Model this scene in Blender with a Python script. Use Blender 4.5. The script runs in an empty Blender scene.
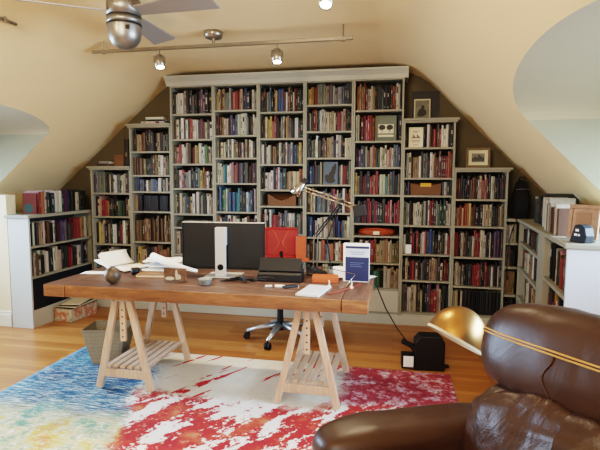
import bpy, bmesh, math, random
from mathutils import Vector, Matrix, noise as mnoise
PI = math.pi
C = bpy.context.scene.collection
random.seed(7)

# ------------------------------------------------------------------ colour + material helpers
def lin(c):
    c = c / 255.0
    return c / 12.92 if c <= 0.04045 else ((c + 0.055) / 1.055) ** 2.4
def rgb(r, g, b): return (lin(r), lin(g), lin(b), 1.0)

class NT:
    def __init__(s, name):
        s.m = bpy.data.materials.new(name); s.m.use_nodes = True
        s.t = s.m.node_tree; s.n = s.t.nodes; s.b = s.n['Principled BSDF']
    def L(s, a, b): s.t.links.new(a, b)
    def put(s, sock, v):
        if isinstance(v, bpy.types.NodeSocket): s.L(v, sock)
        else: sock.default_value = v
    def node(s, kind, **k):
        n = s.n.new(kind)
        for a, b in k.items(): setattr(n, a, b)
        return n
    def pos(s, scale=(1, 1, 1), rot=(0, 0, 0), loc=(0, 0, 0)):
        tc = s.node('ShaderNodeTexCoord'); mp = s.node('ShaderNodeMapping')
        mp.inputs['Scale'].default_value = scale; mp.inputs['Rotation'].default_value = rot; mp.inputs['Location'].default_value = loc
        s.L(tc.outputs['Object'], mp.inputs['Vector']); return mp.outputs['Vector']
    def rpos(s, deg, scale):
        a = s.pos(rot=(0, 0, math.radians(deg))); mp = s.node('ShaderNodeMapping'); mp.inputs['Scale'].default_value = scale
        s.L(a, mp.inputs['Vector']); return mp.outputs['Vector']
    def noise(s, vec, scale, detail=3, rough=0.5, dist=0.0):
        n = s.node('ShaderNodeTexNoise'); s.L(vec, n.inputs['Vector'])
        n.inputs['Scale'].default_value = scale; n.inputs['Detail'].default_value = detail
        n.inputs['Roughness'].default_value = rough; n.inputs['Distortion'].default_value = dist
        return n.outputs['Fac']
    def math(s, op, a, b=0.0, c=0.0, clamp=False):
        n = s.node('ShaderNodeMath', operation=op, use_clamp=clamp)
        s.put(n.inputs[0], a); s.put(n.inputs[1], b)
        if len(n.inputs) > 2: s.put(n.inputs[2], c)
        return n.outputs[0]
    def step(s, x, lo, hi):
        n = s.node('ShaderNodeMapRange'); n.interpolation_type = 'SMOOTHSTEP'
        s.put(n.inputs['Value'], x); n.inputs['From Min'].default_value = lo; n.inputs['From Max'].default_value = hi
        return n.outputs['Result']
    def mix(s, f, a, b):
        n = s.node('ShaderNodeMix', data_type='RGBA')
        s.put(n.inputs[0], f); s.put(n.inputs[6], a); s.put(n.inputs[7], b)
        return n.outputs[2]
    def ramp(s, f, stops):
        n = s.node('ShaderNodeValToRGB'); e = n.color_ramp.elements
        while len(e) < len(stops): e.new(0.5)
        for i, (p, c) in enumerate(stops): e[i].position = p; e[i].color = c
        s.L(f, n.inputs['Fac']); return n.outputs['Color']
    def bump(s, h, strength=0.3, dist=0.01):
        n = s.node('ShaderNodeBump'); n.inputs['Strength'].default_value = strength; n.inputs['Distance'].default_value = dist
        s.L(h, n.inputs['Height']); s.L(n.outputs['Normal'], s.b.inputs['Normal'])
    def set(s, color=None, rough=None, metal=None, **k):
        if color is not None: s.put(s.b.inputs['Base Color'], color)
        if rough is not None: s.put(s.b.inputs['Roughness'], rough)
        if metal is not None: s.b.inputs['Metallic'].default_value = metal
        for a, v in k.items(): s.put(s.b.inputs[a.replace('_', ' ')], v)
        return s.m

def plain(name, color, rough=0.5, metal=0.0, vary=0.08, scale=12.0, bump=0.0, **k):
    t = NT(name); v = t.pos()
    f = t.noise(v, scale, 4)
    dark = tuple(c * (1 - vary) for c in color[:3]) + (1,); lite = tuple(min(1, c * (1 + vary)) for c in color[:3]) + (1,)
    t.set(t.mix(f, dark, lite), rough, metal, **k)
    if bump: t.bump(t.noise(v, scale * 4, 3), bump, 0.005)
    return t.m

def wood(name, dark, mid, lite, scale=(1, 1, 1), rough=0.45, grain=26.0, bump=0.12):
    t = NT(name); v = t.pos(scale)
    a = t.noise(v, grain, 6, 0.62, 0.6); b = t.noise(v, grain * 0.18, 3, 0.5, 0.3)
    f = t.math('MULTIPLY_ADD', a, 0.6, t.math('MULTIPLY', b, 0.4))
    col = t.ramp(f, [(0.3, dark), (0.5, mid), (0.68, lite)])
    t.set(col, rough); t.bump(a, bump, 0.004); return t.m

# ------------------------------------------------------------------ materials
M = {}
M['ceiling'] = plain('ceiling_paint', rgb(238, 211, 164), 0.9, vary=0.03, scale=2)
M['wall'] = plain('wall_paint', rgb(220, 204, 168), 0.9, vary=0.03, scale=2)
M['cheek'] = plain('dormer_cheek_shaded', rgb(146, 141, 116), 0.9, vary=0.03, scale=2)  # shading of the dormer cheeks put into the colour, darker than the vault
M['vault'] = plain('dormer_vault_lit', rgb(164, 148, 118), 0.9, vary=0.03, scale=2)  # lighter, warmer tint stands in for how light falls on the vault
M['dark_wall'] = plain('dark_wall_paint', rgb(100, 90, 70), 0.9, vary=0.06, scale=3)
M['case'] = plain('shelf_paint', rgb(147, 142, 124), 0.6, vary=0.04, scale=8)
M['case_back'] = plain('shelf_back_dark', rgb(52, 48, 40), 0.8, vary=0.06, scale=8)  # back panels, darker than the shelf boards
M['white_case'] = plain('white_cabinet_paint', rgb(186, 182, 164), 0.6, vary=0.03, scale=6)
M['trim'] = plain('trim_paint', rgb(222, 216, 198), 0.55, vary=0.03)
M['left_daylit'] = plain('soft_daylit_white', rgb(186, 188, 182), 0.6, vary=0.02)  # left end panel: cream with a little cool daylight mixed into the colour
M['end_daylit'] = plain('daylit_white', rgb(196, 203, 212), 0.6, vary=0.02)  # right end panel: blue cast of the daylight put into the colour
M['navy_panel'] = plain('navy_panel', rgb(18, 22, 28), 0.6)
M['black'] = plain('black_plastic', rgb(11, 11, 12), 0.55)
M['black_soft'] = plain('black_fabric', rgb(20, 21, 26), 0.9, vary=0.2, scale=30, bump=0.2)
M['black_gloss'] = plain('black_gloss', rgb(16, 16, 18), 0.2)
M['dark_grey'] = plain('dark_grey_plastic', rgb(19, 20, 19), 0.5)
M['silver'] = plain('brushed_silver', rgb(196, 196, 192), 0.35, 0.75, vary=0.03)
M['alu'] = plain('pale_aluminium', rgb(200, 198, 192), 0.45, 0.25, vary=0.03)
M['chrome'] = plain('chrome', rgb(200, 200, 200), 0.18, 1.0, vary=0.02)
M['steel'] = plain('satin_nickel', rgb(168, 160, 146), 0.3, 0.9, vary=0.03)
M['fan_metal'] = plain('fan_motor_metal', rgb(150, 147, 140), 0.38, 0.85, vary=0.03)
M['fan_grey'] = plain('fan_blade_grey', rgb(158, 152, 146), 0.45, 0.2, vary=0.03)
M['paper'] = plain('white_paper', rgb(246, 244, 238), 0.8, vary=0.02)
M['cream_paper'] = plain('cream_paper', rgb(226, 214, 184), 0.8, vary=0.03)
M['ink'] = plain('printed_ink', rgb(58, 54, 48), 0.8)
M['navy_print'] = plain('navy_print', rgb(30, 42, 84), 0.45)
M['pale_print'] = plain('pale_blue_print', rgb(206, 214, 226), 0.5, vary=0.02)
M['red_mesh'] = plain('red_mesh_fabric', rgb(164, 44, 38), 0.6, vary=0.25, scale=40, bump=0.2)
M['orange_mesh'] = plain('orange_fabric', rgb(196, 92, 50), 0.6, vary=0.15, scale=30)
M['orange_box'] = plain('orange_card', rgb(190, 94, 54), 0.6)
M['red_weave'] = plain('orange_red_weave', rgb(170, 76, 42), 0.7, vary=0.3, scale=60, bump=0.4)
M['brown_box'] = plain('brown_fibreboard', rgb(112, 76, 48), 0.75, vary=0.12, scale=25)
M['yellow_label'] = plain('yellow_label', rgb(214, 164, 62), 0.7)
M['grey_frame'] = plain('grey_green_frame', rgb(112, 116, 100), 0.7)
M['frame_wood'] = wood('brown_frame_wood', rgb(84, 66, 42), rgb(112, 90, 60), rgb(130, 106, 74))
M['tan_wood'] = wood('tan_frame_wood', rgb(120, 86, 54), rgb(150, 110, 72), rgb(172, 132, 90))
M['frame_black'] = plain('black_frame', rgb(30, 26, 22), 0.5)
M['mat_board'] = plain('cream_mat_board', rgb(214, 206, 176), 0.85, vary=0.02)
M['photo_grey'] = plain('grey_photo_print', rgb(120, 116, 104), 0.6, vary=0.5, scale=18)
M['photo_dark'] = plain('dark_photo_ink', rgb(48, 46, 42), 0.6, vary=0.2)
M['slate_card'] = plain('slate_blue_card', rgb(92, 104, 116), 0.6, vary=0.25, scale=10)
M['brown_photo'] = plain('brown_photo_print', rgb(132, 94, 66), 0.5, vary=0.7, scale=30)
M['ball'] = plain('mottled_brown_glaze', rgb(82, 66, 48), 0.42, vary=0.7, scale=32)
M['bowl'] = plain('pale_speckled_glaze', rgb(128, 130, 124), 0.35, vary=0.3, scale=60)
M['brown_leather_small'] = plain('tan_cover', rgb(136, 98, 66), 0.6)
M['brass'] = plain('aged_brass', rgb(176, 134, 86), 0.36, 1.0, vary=0.05)
M['shade_rim'] = plain('shade_inner_enamel', rgb(206, 190, 160), 0.5)
M['gold_pipe'] = plain('gold_piping', rgb(196, 148, 84), 0.45, vary=0.1)
M['wicker'] = plain('grey_wicker', rgb(150, 142, 122), 0.8, vary=0.25, scale=50, bump=0.4)
M['cord_black'] = plain('black_cord', rgb(26, 24, 22), 0.5)
M['cord_red'] = plain('reddish_cord', rgb(150, 62, 40), 0.6)
M['switch'] = plain('switch_plate', rgb(206, 192, 160), 0.5, vary=0.02)
M['pine'] = wood('pale_beech', rgb(176, 146, 120), rgb(198, 170, 144), rgb(212, 188, 164), (6, 1, 1), 0.5, 16)
M['pine_up'] = wood('pale_beech_upright', rgb(180, 150, 124), rgb(202, 174, 148), rgb(216, 192, 168), (6, 6, 0.8), 0.5, 10)
M['desk'] = wood('reddish_desk_timber', rgb(64, 42, 34), rgb(98, 69, 56), rgb(130, 100, 84), (0.7, 5, 3), 0.42, 9)
M['desk_end'] = wood('desk_breadboard_timber', rgb(68, 44, 34), rgb(104, 73, 56), rgb(136, 102, 82), (5, 0.7, 3), 0.42, 9)
M['desk_edge'] = wood('desk_edge_timber', rgb(84, 52, 32), rgb(134, 90, 58), rgb(168, 122, 84), (0.9, 3, 7), 0.45, 7)
def emit(name, col, s):
    t = NT(name); v = t.pos(); f = t.noise(v, 5)
    return t.set(col, 0.4, Emission_Color=col, Emission_Strength=t.math('MULTIPLY_ADD', f, 0.1, s))
M['lamp_face'] = emit('lit_lamp_glass', (1.0, 0.86, 0.62, 1), 30.0)
t = NT('clear_glass'); t.set(t.mix(t.noise(t.pos(), 4), (0.95, 0.97, 0.97, 1), (0.98, 1, 1, 1)), 0.05, Transmission_Weight=1.0, IOR=1.04); M['glass'] = t.m

# leather
for LN, BS in (('leather', 0.12), ('leather_creased', 0.5)):
  t = NT('brown_' + LN); v = t.pos()
  big = t.noise(v, 3.5, 4, 0.55); fine = t.noise(v, 140, 2)
  vor = t.node('ShaderNodeTexVoronoi'); t.L(v, vor.inputs['Vector']); vor.inputs['Scale'].default_value = 220
  t.set(t.mix(big, rgb(42, 27, 20), rgb(72, 47, 34)), t.math('MULTIPLY_ADD', big, 0.3, 0.24))
  wr = t.noise(t.rpos(20, (5, 9, 5)), 1.0, 3, 0.45, 1.0); wr2 = t.math('ABSOLUTE', t.math('SUBTRACT', wr, 0.5))
  t.bump(t.math('ADD', t.math('MULTIPLY', t.math('MULTIPLY_ADD', vor.outputs['Distance'], 0.6, fine), 0.10), t.math('MULTIPLY', wr2, -2.2)), BS, 0.012); M[LN] = t.m

# oak strip floor, boards along X
t = NT('oak_strip_floor'); v = t.pos()
br = t.node('ShaderNodeTexBrick'); t.L(v, br.inputs['Vector'])
br.inputs['Scale'].default_value = 1.0; br.inputs['Brick Width'].default_value = 1.1; br.inputs['Row Height'].default_value = 0.058
br.inputs['Mortar Size'].default_value = 0.0012; br.inputs['Mortar Smooth'].default_value = 0.2; br.offset = 0.37
br.inputs['Color1'].default_value = rgb(158, 100, 52); br.inputs['Color2'].default_value = rgb(196, 138, 78); br.inputs['Mortar'].default_value = rgb(84, 48, 22)
g = t.noise(t.pos((1.2, 16, 1)), 6, 5, 0.6, 0.4)
t.set(t.mix(t.math('MULTIPLY', g, 0.55), br.outputs['Color'], rgb(150, 88, 40)), t.math('MULTIPLY_ADD', g, 0.2, 0.22)); t.bump(br.outputs['Fac'], -0.15, 0.002)
M['floor'] = t.m

# rug
t = NT('abstract_rug'); v = t.pos()
sx = t.node('ShaderNodeSeparateXYZ'); t.L(v, sx.inputs[0]); X, Y = sx.outputs['X'], sx.outputs['Y']
n1 = t.noise(v, 2.6, 5, 0.6); n2 = t.noise(v, 9, 5, 0.65); n3 = t.noise(v, 34, 4, 0.7); n4 = t.noise(t.pos((1, 1, 1), loc=(7, 3, 0)), 4.2, 4, 0.6)
scr = t.noise(t.pos((3.2, 60, 1)), 2.2, 5, 0.7)                     # scratches along X
dia = t.noise(t.rpos(30, (15, 1.3, 1)), 0.8, 4, 0.55)   # long diagonal strokes
dia2 = t.noise(t.rpos(36, (7, 2.6, 1)), 1.0, 4, 0.62)
def w(a, k): return t.math('MULTIPLY', t.math('SUBTRACT', a, 0.5), k)
Xw = t.math('ADD', X, t.math('ADD', w(n1, 0.5), w(n3, 0.25))); Yw = t.math('ADD', Y, t.math('ADD', w(n4, 0.5), w(n3, 0.2)))
blue = t.ramp(t.math('ADD', t.math('MULTIPLY', n1, 0.5), t.math('ADD', t.math('MULTIPLY', n2, 0.3), t.math('MULTIPLY', n3, 0.2))), [(0.38, rgb(24, 50, 84)), (0.48, rgb(36, 82, 116)), (0.57, rgb(58, 110, 134)), (0.66, rgb(96, 140, 144))])
blue = t.mix(t.step(t.math('ADD', scr, t.math('MULTIPLY', t.math('ADD', Y, 1.3), -0.06)), 0.575, 0.615), blue, rgb(206, 214, 206))
lowl = t.ramp(t.math('ADD', t.math('MULTIPLY', n4, 0.6), t.math('ADD', t.math('MULTIPLY', n2, 0.25), t.math('MULTIPLY', n3, 0.15))), [(0.36, rgb(70, 128, 140)), (0.44, rgb(130, 164, 130)), (0.5, rgb(206, 198, 160)), (0.56, rgb(206, 184, 92)), (0.66, rgb(204, 112, 74))])
lowl = t.mix(t.step(t.math('ADD', t.math('MULTIPLY', scr, 0.6), t.math('MULTIPLY', n3, 0.4)), 0.535, 0.575), lowl, rgb(232, 232, 220))
cen = t.mix(n2, rgb(196, 188, 168), rgb(222, 216, 200))
cen = t.mix(t.math('MULTIPLY', t.step(dia, 0.575, 0.595), t.step(n2, 0.42, 0.47)), cen, rgb(176, 34, 40))
red = t.ramp(t.math('ADD', t.math('MULTIPLY', n4, 0.6), t.math('MULTIPLY', n2, 0.4)), [(0.34, rgb(158, 40, 48)), (0.52, rgb(176, 50, 46)), (0.6, rgb(190, 88, 62)), (0.7, rgb(190, 142, 98))])
red = t.mix(t.step(n3, 0.58, 0.63), red, rgb(204, 130, 108))
red = t.mix(t.step(t.math('ADD', t.math('MULTIPLY', dia2, 0.75), t.math('MULTIPLY', n3, 0.25)), 0.50, 0.525), red, rgb(238, 232, 224))
rig = t.ramp(t.math('ADD', t.math('MULTIPLY', n2, 0.55), t.math('MULTIPLY', n3, 0.45)), [(0.36, rgb(100, 36, 54)), (0.5, rgb(146, 46, 56)), (0.58, rgb(176, 150, 158)), (0.66, rgb(206, 200, 200))])
front = t.step(Yw, -1.86, -2.02)
c1 = t.mix(front, cen, red)
c2 = t.mix(t.step(Xw, 2.88, 3.02), c1, t.mix(t.step(Yw, -1.72, -1.9), rig, red))
lft = t.mix(t.step(Yw, -2.12, -2.42), blue, lowl)
bound = t.math('SUBTRACT', t.math('MULTIPLY_ADD', t.math('ADD', Y, 1.21), -0.24, 1.46), Xw)
col = t.mix(t.step(bound, -0.05, 0.05), c2, lft)
ed = t.step(X, 0.80, 0.76)
col = t.mix(t.math('MULTIPLY', ed, 0.6), col, rgb(120, 160, 186))
t.set(col, 0.95); t.bump(n3, 0.4, 0.004); M['rug'] = t.m

# books: colours stored on each book's own mesh
t = NT('book_cloth'); a = t.node('ShaderNodeVertexColor'); a.layer_name = 'Col'
f = t.noise(t.pos((1, 1, 0.25)), 60, 3)
hs = t.node('ShaderNodeHueSaturation'); t.L(a.outputs['Color'], hs.inputs['Color']); t.L(t.math('MULTIPLY_ADD', f, 0.5, 0.75), hs.inputs['Value'])
t.set(hs.outputs['Color'], 0.5); M['book'] = t.m

# ------------------------------------------------------------------ mesh builder
class MB:
    def __init__(s): s.v = []; s.f = []; s.m = []; s.c = []
    def add(s, vs, fs, mat=0, col=None):
        b = len(s.v); s.v += [tuple(v) for v in vs]
        for f in fs: s.f.append(tuple(b + i for i in f)); s.m.append(mat); s.c.append(col)
        return s
    def box(s, x0, x1, y0, y1, z0, z1, mat=0, col=None, mx=None):
        vs = [(x, y, z) for z in (z0, z1) for y in (y0, y1) for x in (x0, x1)]
        if mx is not None: vs = [mx @ Vector(v) for v in vs]
        return s.add(vs, [(0, 2, 3, 1), (4, 5, 7, 6), (0, 1, 5, 4), (2, 6, 7, 3), (0, 4, 6, 2), (1, 3, 7, 5)], mat, col)
    def bar(s, a, b, w, d, mat=0, up=(0, 1, 0)):
        a, b = Vector(a), Vector(b); z = (b - a); L = z.length; z.normalize()
        x = Vector(up).cross(z)
        if x.length < 1e-4: x = Vector((1, 0, 0)).cross(z)
        x.normalize(); y = z.cross(x)
        mx = Matrix((( x.x, y.x, z.x, a.x), (x.y, y.y, z.y, a.y), (x.z, y.z, z.z, a.z), (0, 0, 0, 1)))
        return s.box(-w / 2, w / 2, -d / 2, d / 2, 0, L, mat, mx=mx)
    def tube(s, pts, r, n=8, mat=0, cap=True):
        pts = [Vector(p) for p in pts]; rs = r if isinstance(r, (list, tuple)) else [r] * len(pts)
        vs = []; prev = None
        for i, p in enumerate(pts):
            d = (pts[min(i + 1, len(pts) - 1)] - pts[max(i - 1, 0)]).normalized()
            if prev is None: x = d.orthogonal().normalized()
            else: x = (prev - d * prev.dot(d)); x = x.normalized() if x.length > 1e-6 else d.orthogonal().normalized()
            prev = x; y = d.cross(x)
            for k in range(n): vs.append(p + (x * math.cos(2 * PI * k / n) + y * math.sin(2 * PI * k / n)) * rs[i])
        fs = [(i * n + k, i * n + (k + 1) % n, (i + 1) * n + (k + 1) % n, (i + 1) * n + k) for i in range(len(pts) - 1) for k in range(n)]
        if cap: fs += [tuple(range(n))[::-1], tuple((len(pts) - 1) * n + k for k in range(n))]
        return s.add(vs, fs, mat)
    def lathe(s, prof, n=24, mat=0, mx=None, closed=False):
        vs = [(r * math.cos(2 * PI * k / n), r * math.sin(2 * PI * k / n), z) for r, z in prof for k in range(n)]
        if mx is not None: vs = [mx @ Vector(v) for v in vs]
        fs = [(i * n + k, i * n + (k + 1) % n, (i + 1) * n + (k + 1) % n, (i + 1) * n + k) for i in range(len(prof) - 1) for k in range(n)]
        if not closed:
            if prof[0][0] > 1e-5: fs.append(tuple(range(n))[::-1])
            if prof[-1][0] > 1e-5: fs.append(tuple((len(prof) - 1) * n + k for k in range(n)))
        return s.add(vs, fs, mat)
    def prism(s, poly, a0, a1, axis='y', mat=0, mx=None):
        n = len(poly)
        def P(p, a): return {'y': (p[0], a, p[1]), 'x': (a, p[0], p[1]), 'z': (p[0], p[1], a)}[axis]
        vs = [P(p, a0) for p in poly] + [P(p, a1) for p in poly]
        if mx is not None: vs = [mx @ Vector(v) for v in vs]
        return s.add(vs, [tuple(range(n))[::-1], tuple(range(n, 2 * n))] + [(i, (i + 1) % n, n + (i + 1) % n, n + i) for i in range(n)], mat)
    def grid(s, fn, nu, nv, mat=0):
        vs = [fn(i / nu, j / nv) for j in range(nv + 1) for i in range(nu + 1)]
        return s.add(vs, [(j * (nu + 1) + i, j * (nu + 1) + i + 1, (j + 1) * (nu + 1) + i + 1, (j + 1) * (nu + 1) + i) for j in range(nv) for i in range(nu)], mat)
    def mesh(s, name, mats):
        me = bpy.data.meshes.new(name); me.from_pydata(s.v, [], s.f)
        for m in (mats if isinstance(mats, (list, tuple)) else [mats]): me.materials.append(M[m] if isinstance(m, str) else m)
        me.polygons.foreach_set('material_index', s.m)
        if any(c is not None for c in s.c):
            at = me.color_attributes.new('Col', 'FLOAT_COLOR', 'CORNER'); d = []
            for p, c in zip(me.polygons, s.c): d += list(c or (1, 1, 1, 1)) * p.loop_total
            at.data.foreach_set('color', d)
        me.update(); return me
    def build(s, name, mats, parent=None, bevel=0, smooth=False, fix=True, sub=0, solid=0):
        me = s.mesh(name, mats)
        if fix:
            bm = bmesh.new(); bm.from_mesh(me); bmesh.ops.recalc_face_normals(bm, faces=bm.faces); bm.to_mesh(me); bm.free()
        o = bpy.data.objects.new(name, me); C.objects.link(o); o.parent = parent
        if smooth: me.polygons.foreach_set('use_smooth', [True] * len(me.polygons))
        if solid: md = o.modifiers.new('solid', 'SOLIDIFY'); md.thickness = solid; md.offset = 0
        if sub: md = o.modifiers.new('sub', 'SUBSURF'); md.levels = sub; md.render_levels = sub
        if bevel:
            md = o.modifiers.new('bevel', 'BEVEL'); md.width = bevel; md.segments = 2; md.limit_method = 'ANGLE'
        return o

def tag(o, label, cat, group=None, kind=None):
    o['label'] = label; o['category'] = cat
    if group: o['group'] = group
    if kind: o['kind'] = kind
    return o
def thing(name, label, cat, loc=(0, 0, 0), rz=0.0, group=None):
    o = bpy.data.objects.new(name, None); C.objects.link(o); o.location = loc; o.rotation_euler = (0, 0, rz); o.empty_display_size = 0.05
    return tag(o, label, cat, group)
def struct(name, mb, mats, label, cat, **k):
    o = mb.build(name, mats, **k); o['kind'] = 'structure'; o['label'] = label; o['category'] = cat; return o
def copy_tree(o, loc=None, rz=None, label=None):
    r = o.copy(); C.objects.link(r)
    if loc is not None: r.location = loc
    if rz is not None: r.rotation_euler = (0, 0, rz)
    if label: r['label'] = label
    def kids(src, dst):
        for ch in list(src.children):
            c = ch.copy(); C.objects.link(c); c.parent = dst; kids(ch, c)
    kids(o, r); return r
def rot(deg, axis): return Matrix.Rotation(math.radians(deg), 4, axis)
def T(x, y, z): return Matrix.Translation((x, y, z))

# ------------------------------------------------------------------ camera
cam = bpy.data.cameras.new('camera'); co = bpy.data.objects.new('camera', cam); C.objects.link(co)
cx, cd, chh, yaw, pit, rol = 3.3096, 4.7483, 1.42044, 0.198439, 0.093, 0.00348
fw = Vector((-math.sin(yaw) * math.cos(pit), math.cos(yaw) * math.cos(pit), -math.sin(pit)))
ri = Vector((math.cos(yaw), math.sin(yaw), 0)); up = ri.cross(fw)
r_ = ri * math.cos(rol) + up * math.sin(rol); u_ = -ri * math.sin(rol) + up * math.cos(rol)
co.matrix_world = Matrix(((r_.x, u_.x, -fw.x, cx), (r_.y, u_.y, -fw.y, -cd), (r_.z, u_.z, -fw.z, chh), (0, 0, 0, 1)))
cam.sensor_width = 36; cam.lens = 28.8; cam.clip_start = 0.05
bpy.context.scene.camera = co

# ------------------------------------------------------------------ room shell
YB, YF = 0.27, -6.4           # back wall, wall behind the viewer
ZC = 2.53
def zl(x): return 1.79 + 0.83 * x
def xl(z): return (z - 1.79) / 0.83
def xr(z): return 5.99 - z
KL, KR = -0.60, 4.93          # knee walls
struct('floor', MB().box(-1.5, 5.6, YF, YB, -0.06, 0), 'floor', 'honey oak strip floor', 'floor')
struct('wall_back', MB().add([(-1.5, YB, -0.05), (5.6, YB, -0.05), (5.6, YB, 2.6), (-1.5, YB, 2.6)], [(0, 1, 2, 3)]), 'dark_wall', 'dark taupe end wall behind the bookcases', 'wall', solid=0.02)
gw = MB()   # gable wall behind the viewer with a window hole
for (a, b, c, d) in [(-1.5, 1.6, -0.05, 2.6), (3.2, 5.6, -0.05, 2.6), (1.6, 3.2, -0.05, 0.8), (1.6, 3.2, 2.1, 2.6)]:
    gw.box(a, b, YF - 0.1, YF, c, d)
struct('wall_front', gw, 'wall', 'cream end wall with a window', 'wall')
wf = MB()
for (a, b, c, d) in [(1.6, 1.66, 0.8, 2.1), (3.14, 3.2, 0.8, 2.1), (1.6, 3.2, 0.8, 0.86), (1.6, 3.2, 2.04, 2.1), (2.37, 2.43, 0.8, 2.1)]: wf.box(a, b, YF - 0.08, YF - 0.02, c, d)
struct('window_1', wf, 'trim', 'white window in the end wall', 'window')
# dormers: (centre y, half width, spring height, rise)
DR = (-2.32, 1.10, 1.83, 0.235); DL = (-1.76, 1.04, 1.845, 0.165)
def zv(D, y):
    q = 1 - ((y - D[0]) / D[1]) ** 2
    return D[2] + D[3] * math.sqrt(max(0, q))
def ysamples(D):
    ys = [YF, D[0] - D[1] - 1e-3]
    ys += [D[0] - D[1] * math.cos(PI * i / 28) for i in range(29)]
    return ys + [D[0] + D[1] + 1e-3, YB]
def arc_profile(side):
    # slope points from low to the flat ceiling, with a soft curve at the top
    out = []
    xt = xl(ZC) if side == 'l' else xr(ZC)
    sgn = 1 if side == 'l' else -1
    dx, dz = ((1, 0.83) if side == 'l' else (-1, 1)); L = math.hypot(dx, dz); dx /= L; dz /= L
    for i in range(7):
        a = i / 6; R = 0.30
        p0 = (xt - dx * R, ZC - dz * R); p1 = (xt, ZC); p2 = (xt + sgn * R, ZC)
        out.append(((1 - a) ** 2 * p0[0] + 2 * a * (1 - a) * p1[0] + a * a * p2[0], (1 - a) ** 2 * p0[1] + 2 * a * (1 - a) * p1[1] + a * a * p2[1]))
    return out
for side, D, nm in (('l', DL, 'ceiling_slope_left'), ('r', DR, 'ceiling_slope_right')):
    pf = arc_profile(side); zlow = zl(KL) if side == 'l' else 5.99 - KR
    mb = MB(); rows = []
    for y in ysamples(D):
        inside = abs(y - D[0]) <= D[1]
        zb = zv(D, y) if inside else zlow
        row = [((xl(zb) if side == 'l' else xr(zb)), y, zb)]
        z1 = pf[0][1]
        for k in (0.33, 0.66):
            z = zb + (z1 - zb) * k; row.append(((xl(z) if side == 'l' else xr(z)), y, z))
        row += [(x, y, z) for x, z in pf]; rows.append(row)
    n = len(rows[0]); vs = [p for r in rows for p in r]
    mb.add(vs, [(i * n + k, i * n + k + 1, (i + 1) * n + k + 1, (i + 1) * n + k) for i in range(len(rows) - 1) for k in range(n - 1)])
    struct(nm, mb, 'ceiling', 'warm cream sloped ceiling on the %s with an arched dormer opening' % ('left' if side == 'l' else 'right'), 'ceiling', smooth=True)
xa, xb = arc_profile('l')[-1][0], arc_profile('r')[-1][0]
struct('ceiling', MB().add([(xa, YF, ZC), (xb, YF, ZC), (xb, YB, ZC), (xa, YB, ZC)], [(0, 1, 2, 3)]), 'ceiling', 'flat cream ceiling between the slopes', 'ceiling')
# knee walls (solid back of the dormer side bookcases) and dormer alcoves
def knee(name, xk, ys, z1, lab):
    mb = MB()
    for a, b in ys: mb.box(min(xk, xk + (0.02 if xk > 0 else -0.02)), max(xk, xk + (0.02 if xk > 0 else -0.02)), a, b, -0.05, z1)
    struct(name, mb, 'wall', lab, 'wall')
knee('wall_left', KL, [(-0.72, YB), (YF, DL[0] - DL[1])], zl(KL) + 0.02, 'low cream knee wall on the left')
knee('wall_right', KR, [(YF, YB)], 1.062, 'low cream knee wall on the right')
WL, WR = -1.25, 5.45
for side, D, xw, sill in (('l', DL, WL, 0.02), ('r', DR, WR, 1.06)):
    mb = MB(); xo = xl if side == 'l' else xr
    ys = [D[0] - D[1] * math.cos(PI * i / 28) for i in range(29)]
    rows = [[(xo(zv(D, y)), y, zv(D, y)), (xw, y, zv(D, y))] for y in ys]
    vs = [p for r in rows for p in r]
    mb.add(vs, [(2 * i, 2 * i + 1, 2 * i + 3, 2 * i + 2) for i in range(len(ys) - 1)], 1)
    for y in (D[0] - D[1], D[0] + D[1]):
        zk = zl(KL) if side == 'l' else 1.06
        xk = KL if side == 'l' else KR
        if side == 'l':
            mb.add([(xo(D[2]), y, D[2]), (xw, y, D[2]), (xw, y, 0), (xk, y, 0), (xk, y, zk)], [(0, 1, 2, 3, 4)])
        else:
            mb.add([(xo(D[2]), y, D[2]), (xw, y, D[2]), (xw, y, zk), (xk, y, zk)], [(0, 1, 2, 3)])
    if side == 'r': mb.add([(KR, ys[0], 1.06), (xw, ys[0], 1.06), (xw, ys[-1], 1.06), (KR, ys[-1], 1.06)], [(0, 1, 2, 3)])
    zt = D[2] + D[3]; lo = 1.1 if side == 'r' else 0.75
    y0, y1 = D[0] - D[1], D[0] + D[1]
    mb.add([(xw, y0, 0 if side == 'l' else 1.06), (xw, y1, 0 if side == 'l' else 1.06), (xw, y1, lo), (xw, y0, lo)], [(0, 1, 2, 3)])
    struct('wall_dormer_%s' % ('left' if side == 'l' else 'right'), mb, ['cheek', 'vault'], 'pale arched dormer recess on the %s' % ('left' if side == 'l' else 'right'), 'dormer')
    wm = MB()
    for yy in (y0 + 0.03, D[0] - 0.02, y1 - 0.07): wm.box(xw - 0.02, xw + 0.02, yy, yy + 0.04, lo, 1.83)
    for zz in (lo, 1.32 + (0.1 if side == 'r' else 0), 1.80): wm.box(xw - 0.02, xw + 0.02, y0, y1, zz, zz + 0.04)
    struct('window_%d' % (2 if side == 'l' else 3), wm, 'trim', 'white dormer window on the %s' % ('left' if side == 'l' else 'right'), 'window')
struct('floor_dormer_left', MB().box(WL, KL, DL[0] - DL[1], DL[0] + DL[1], -0.05, 0.001), 'floor', 'oak floor of the left dormer recess', 'floor')
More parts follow.
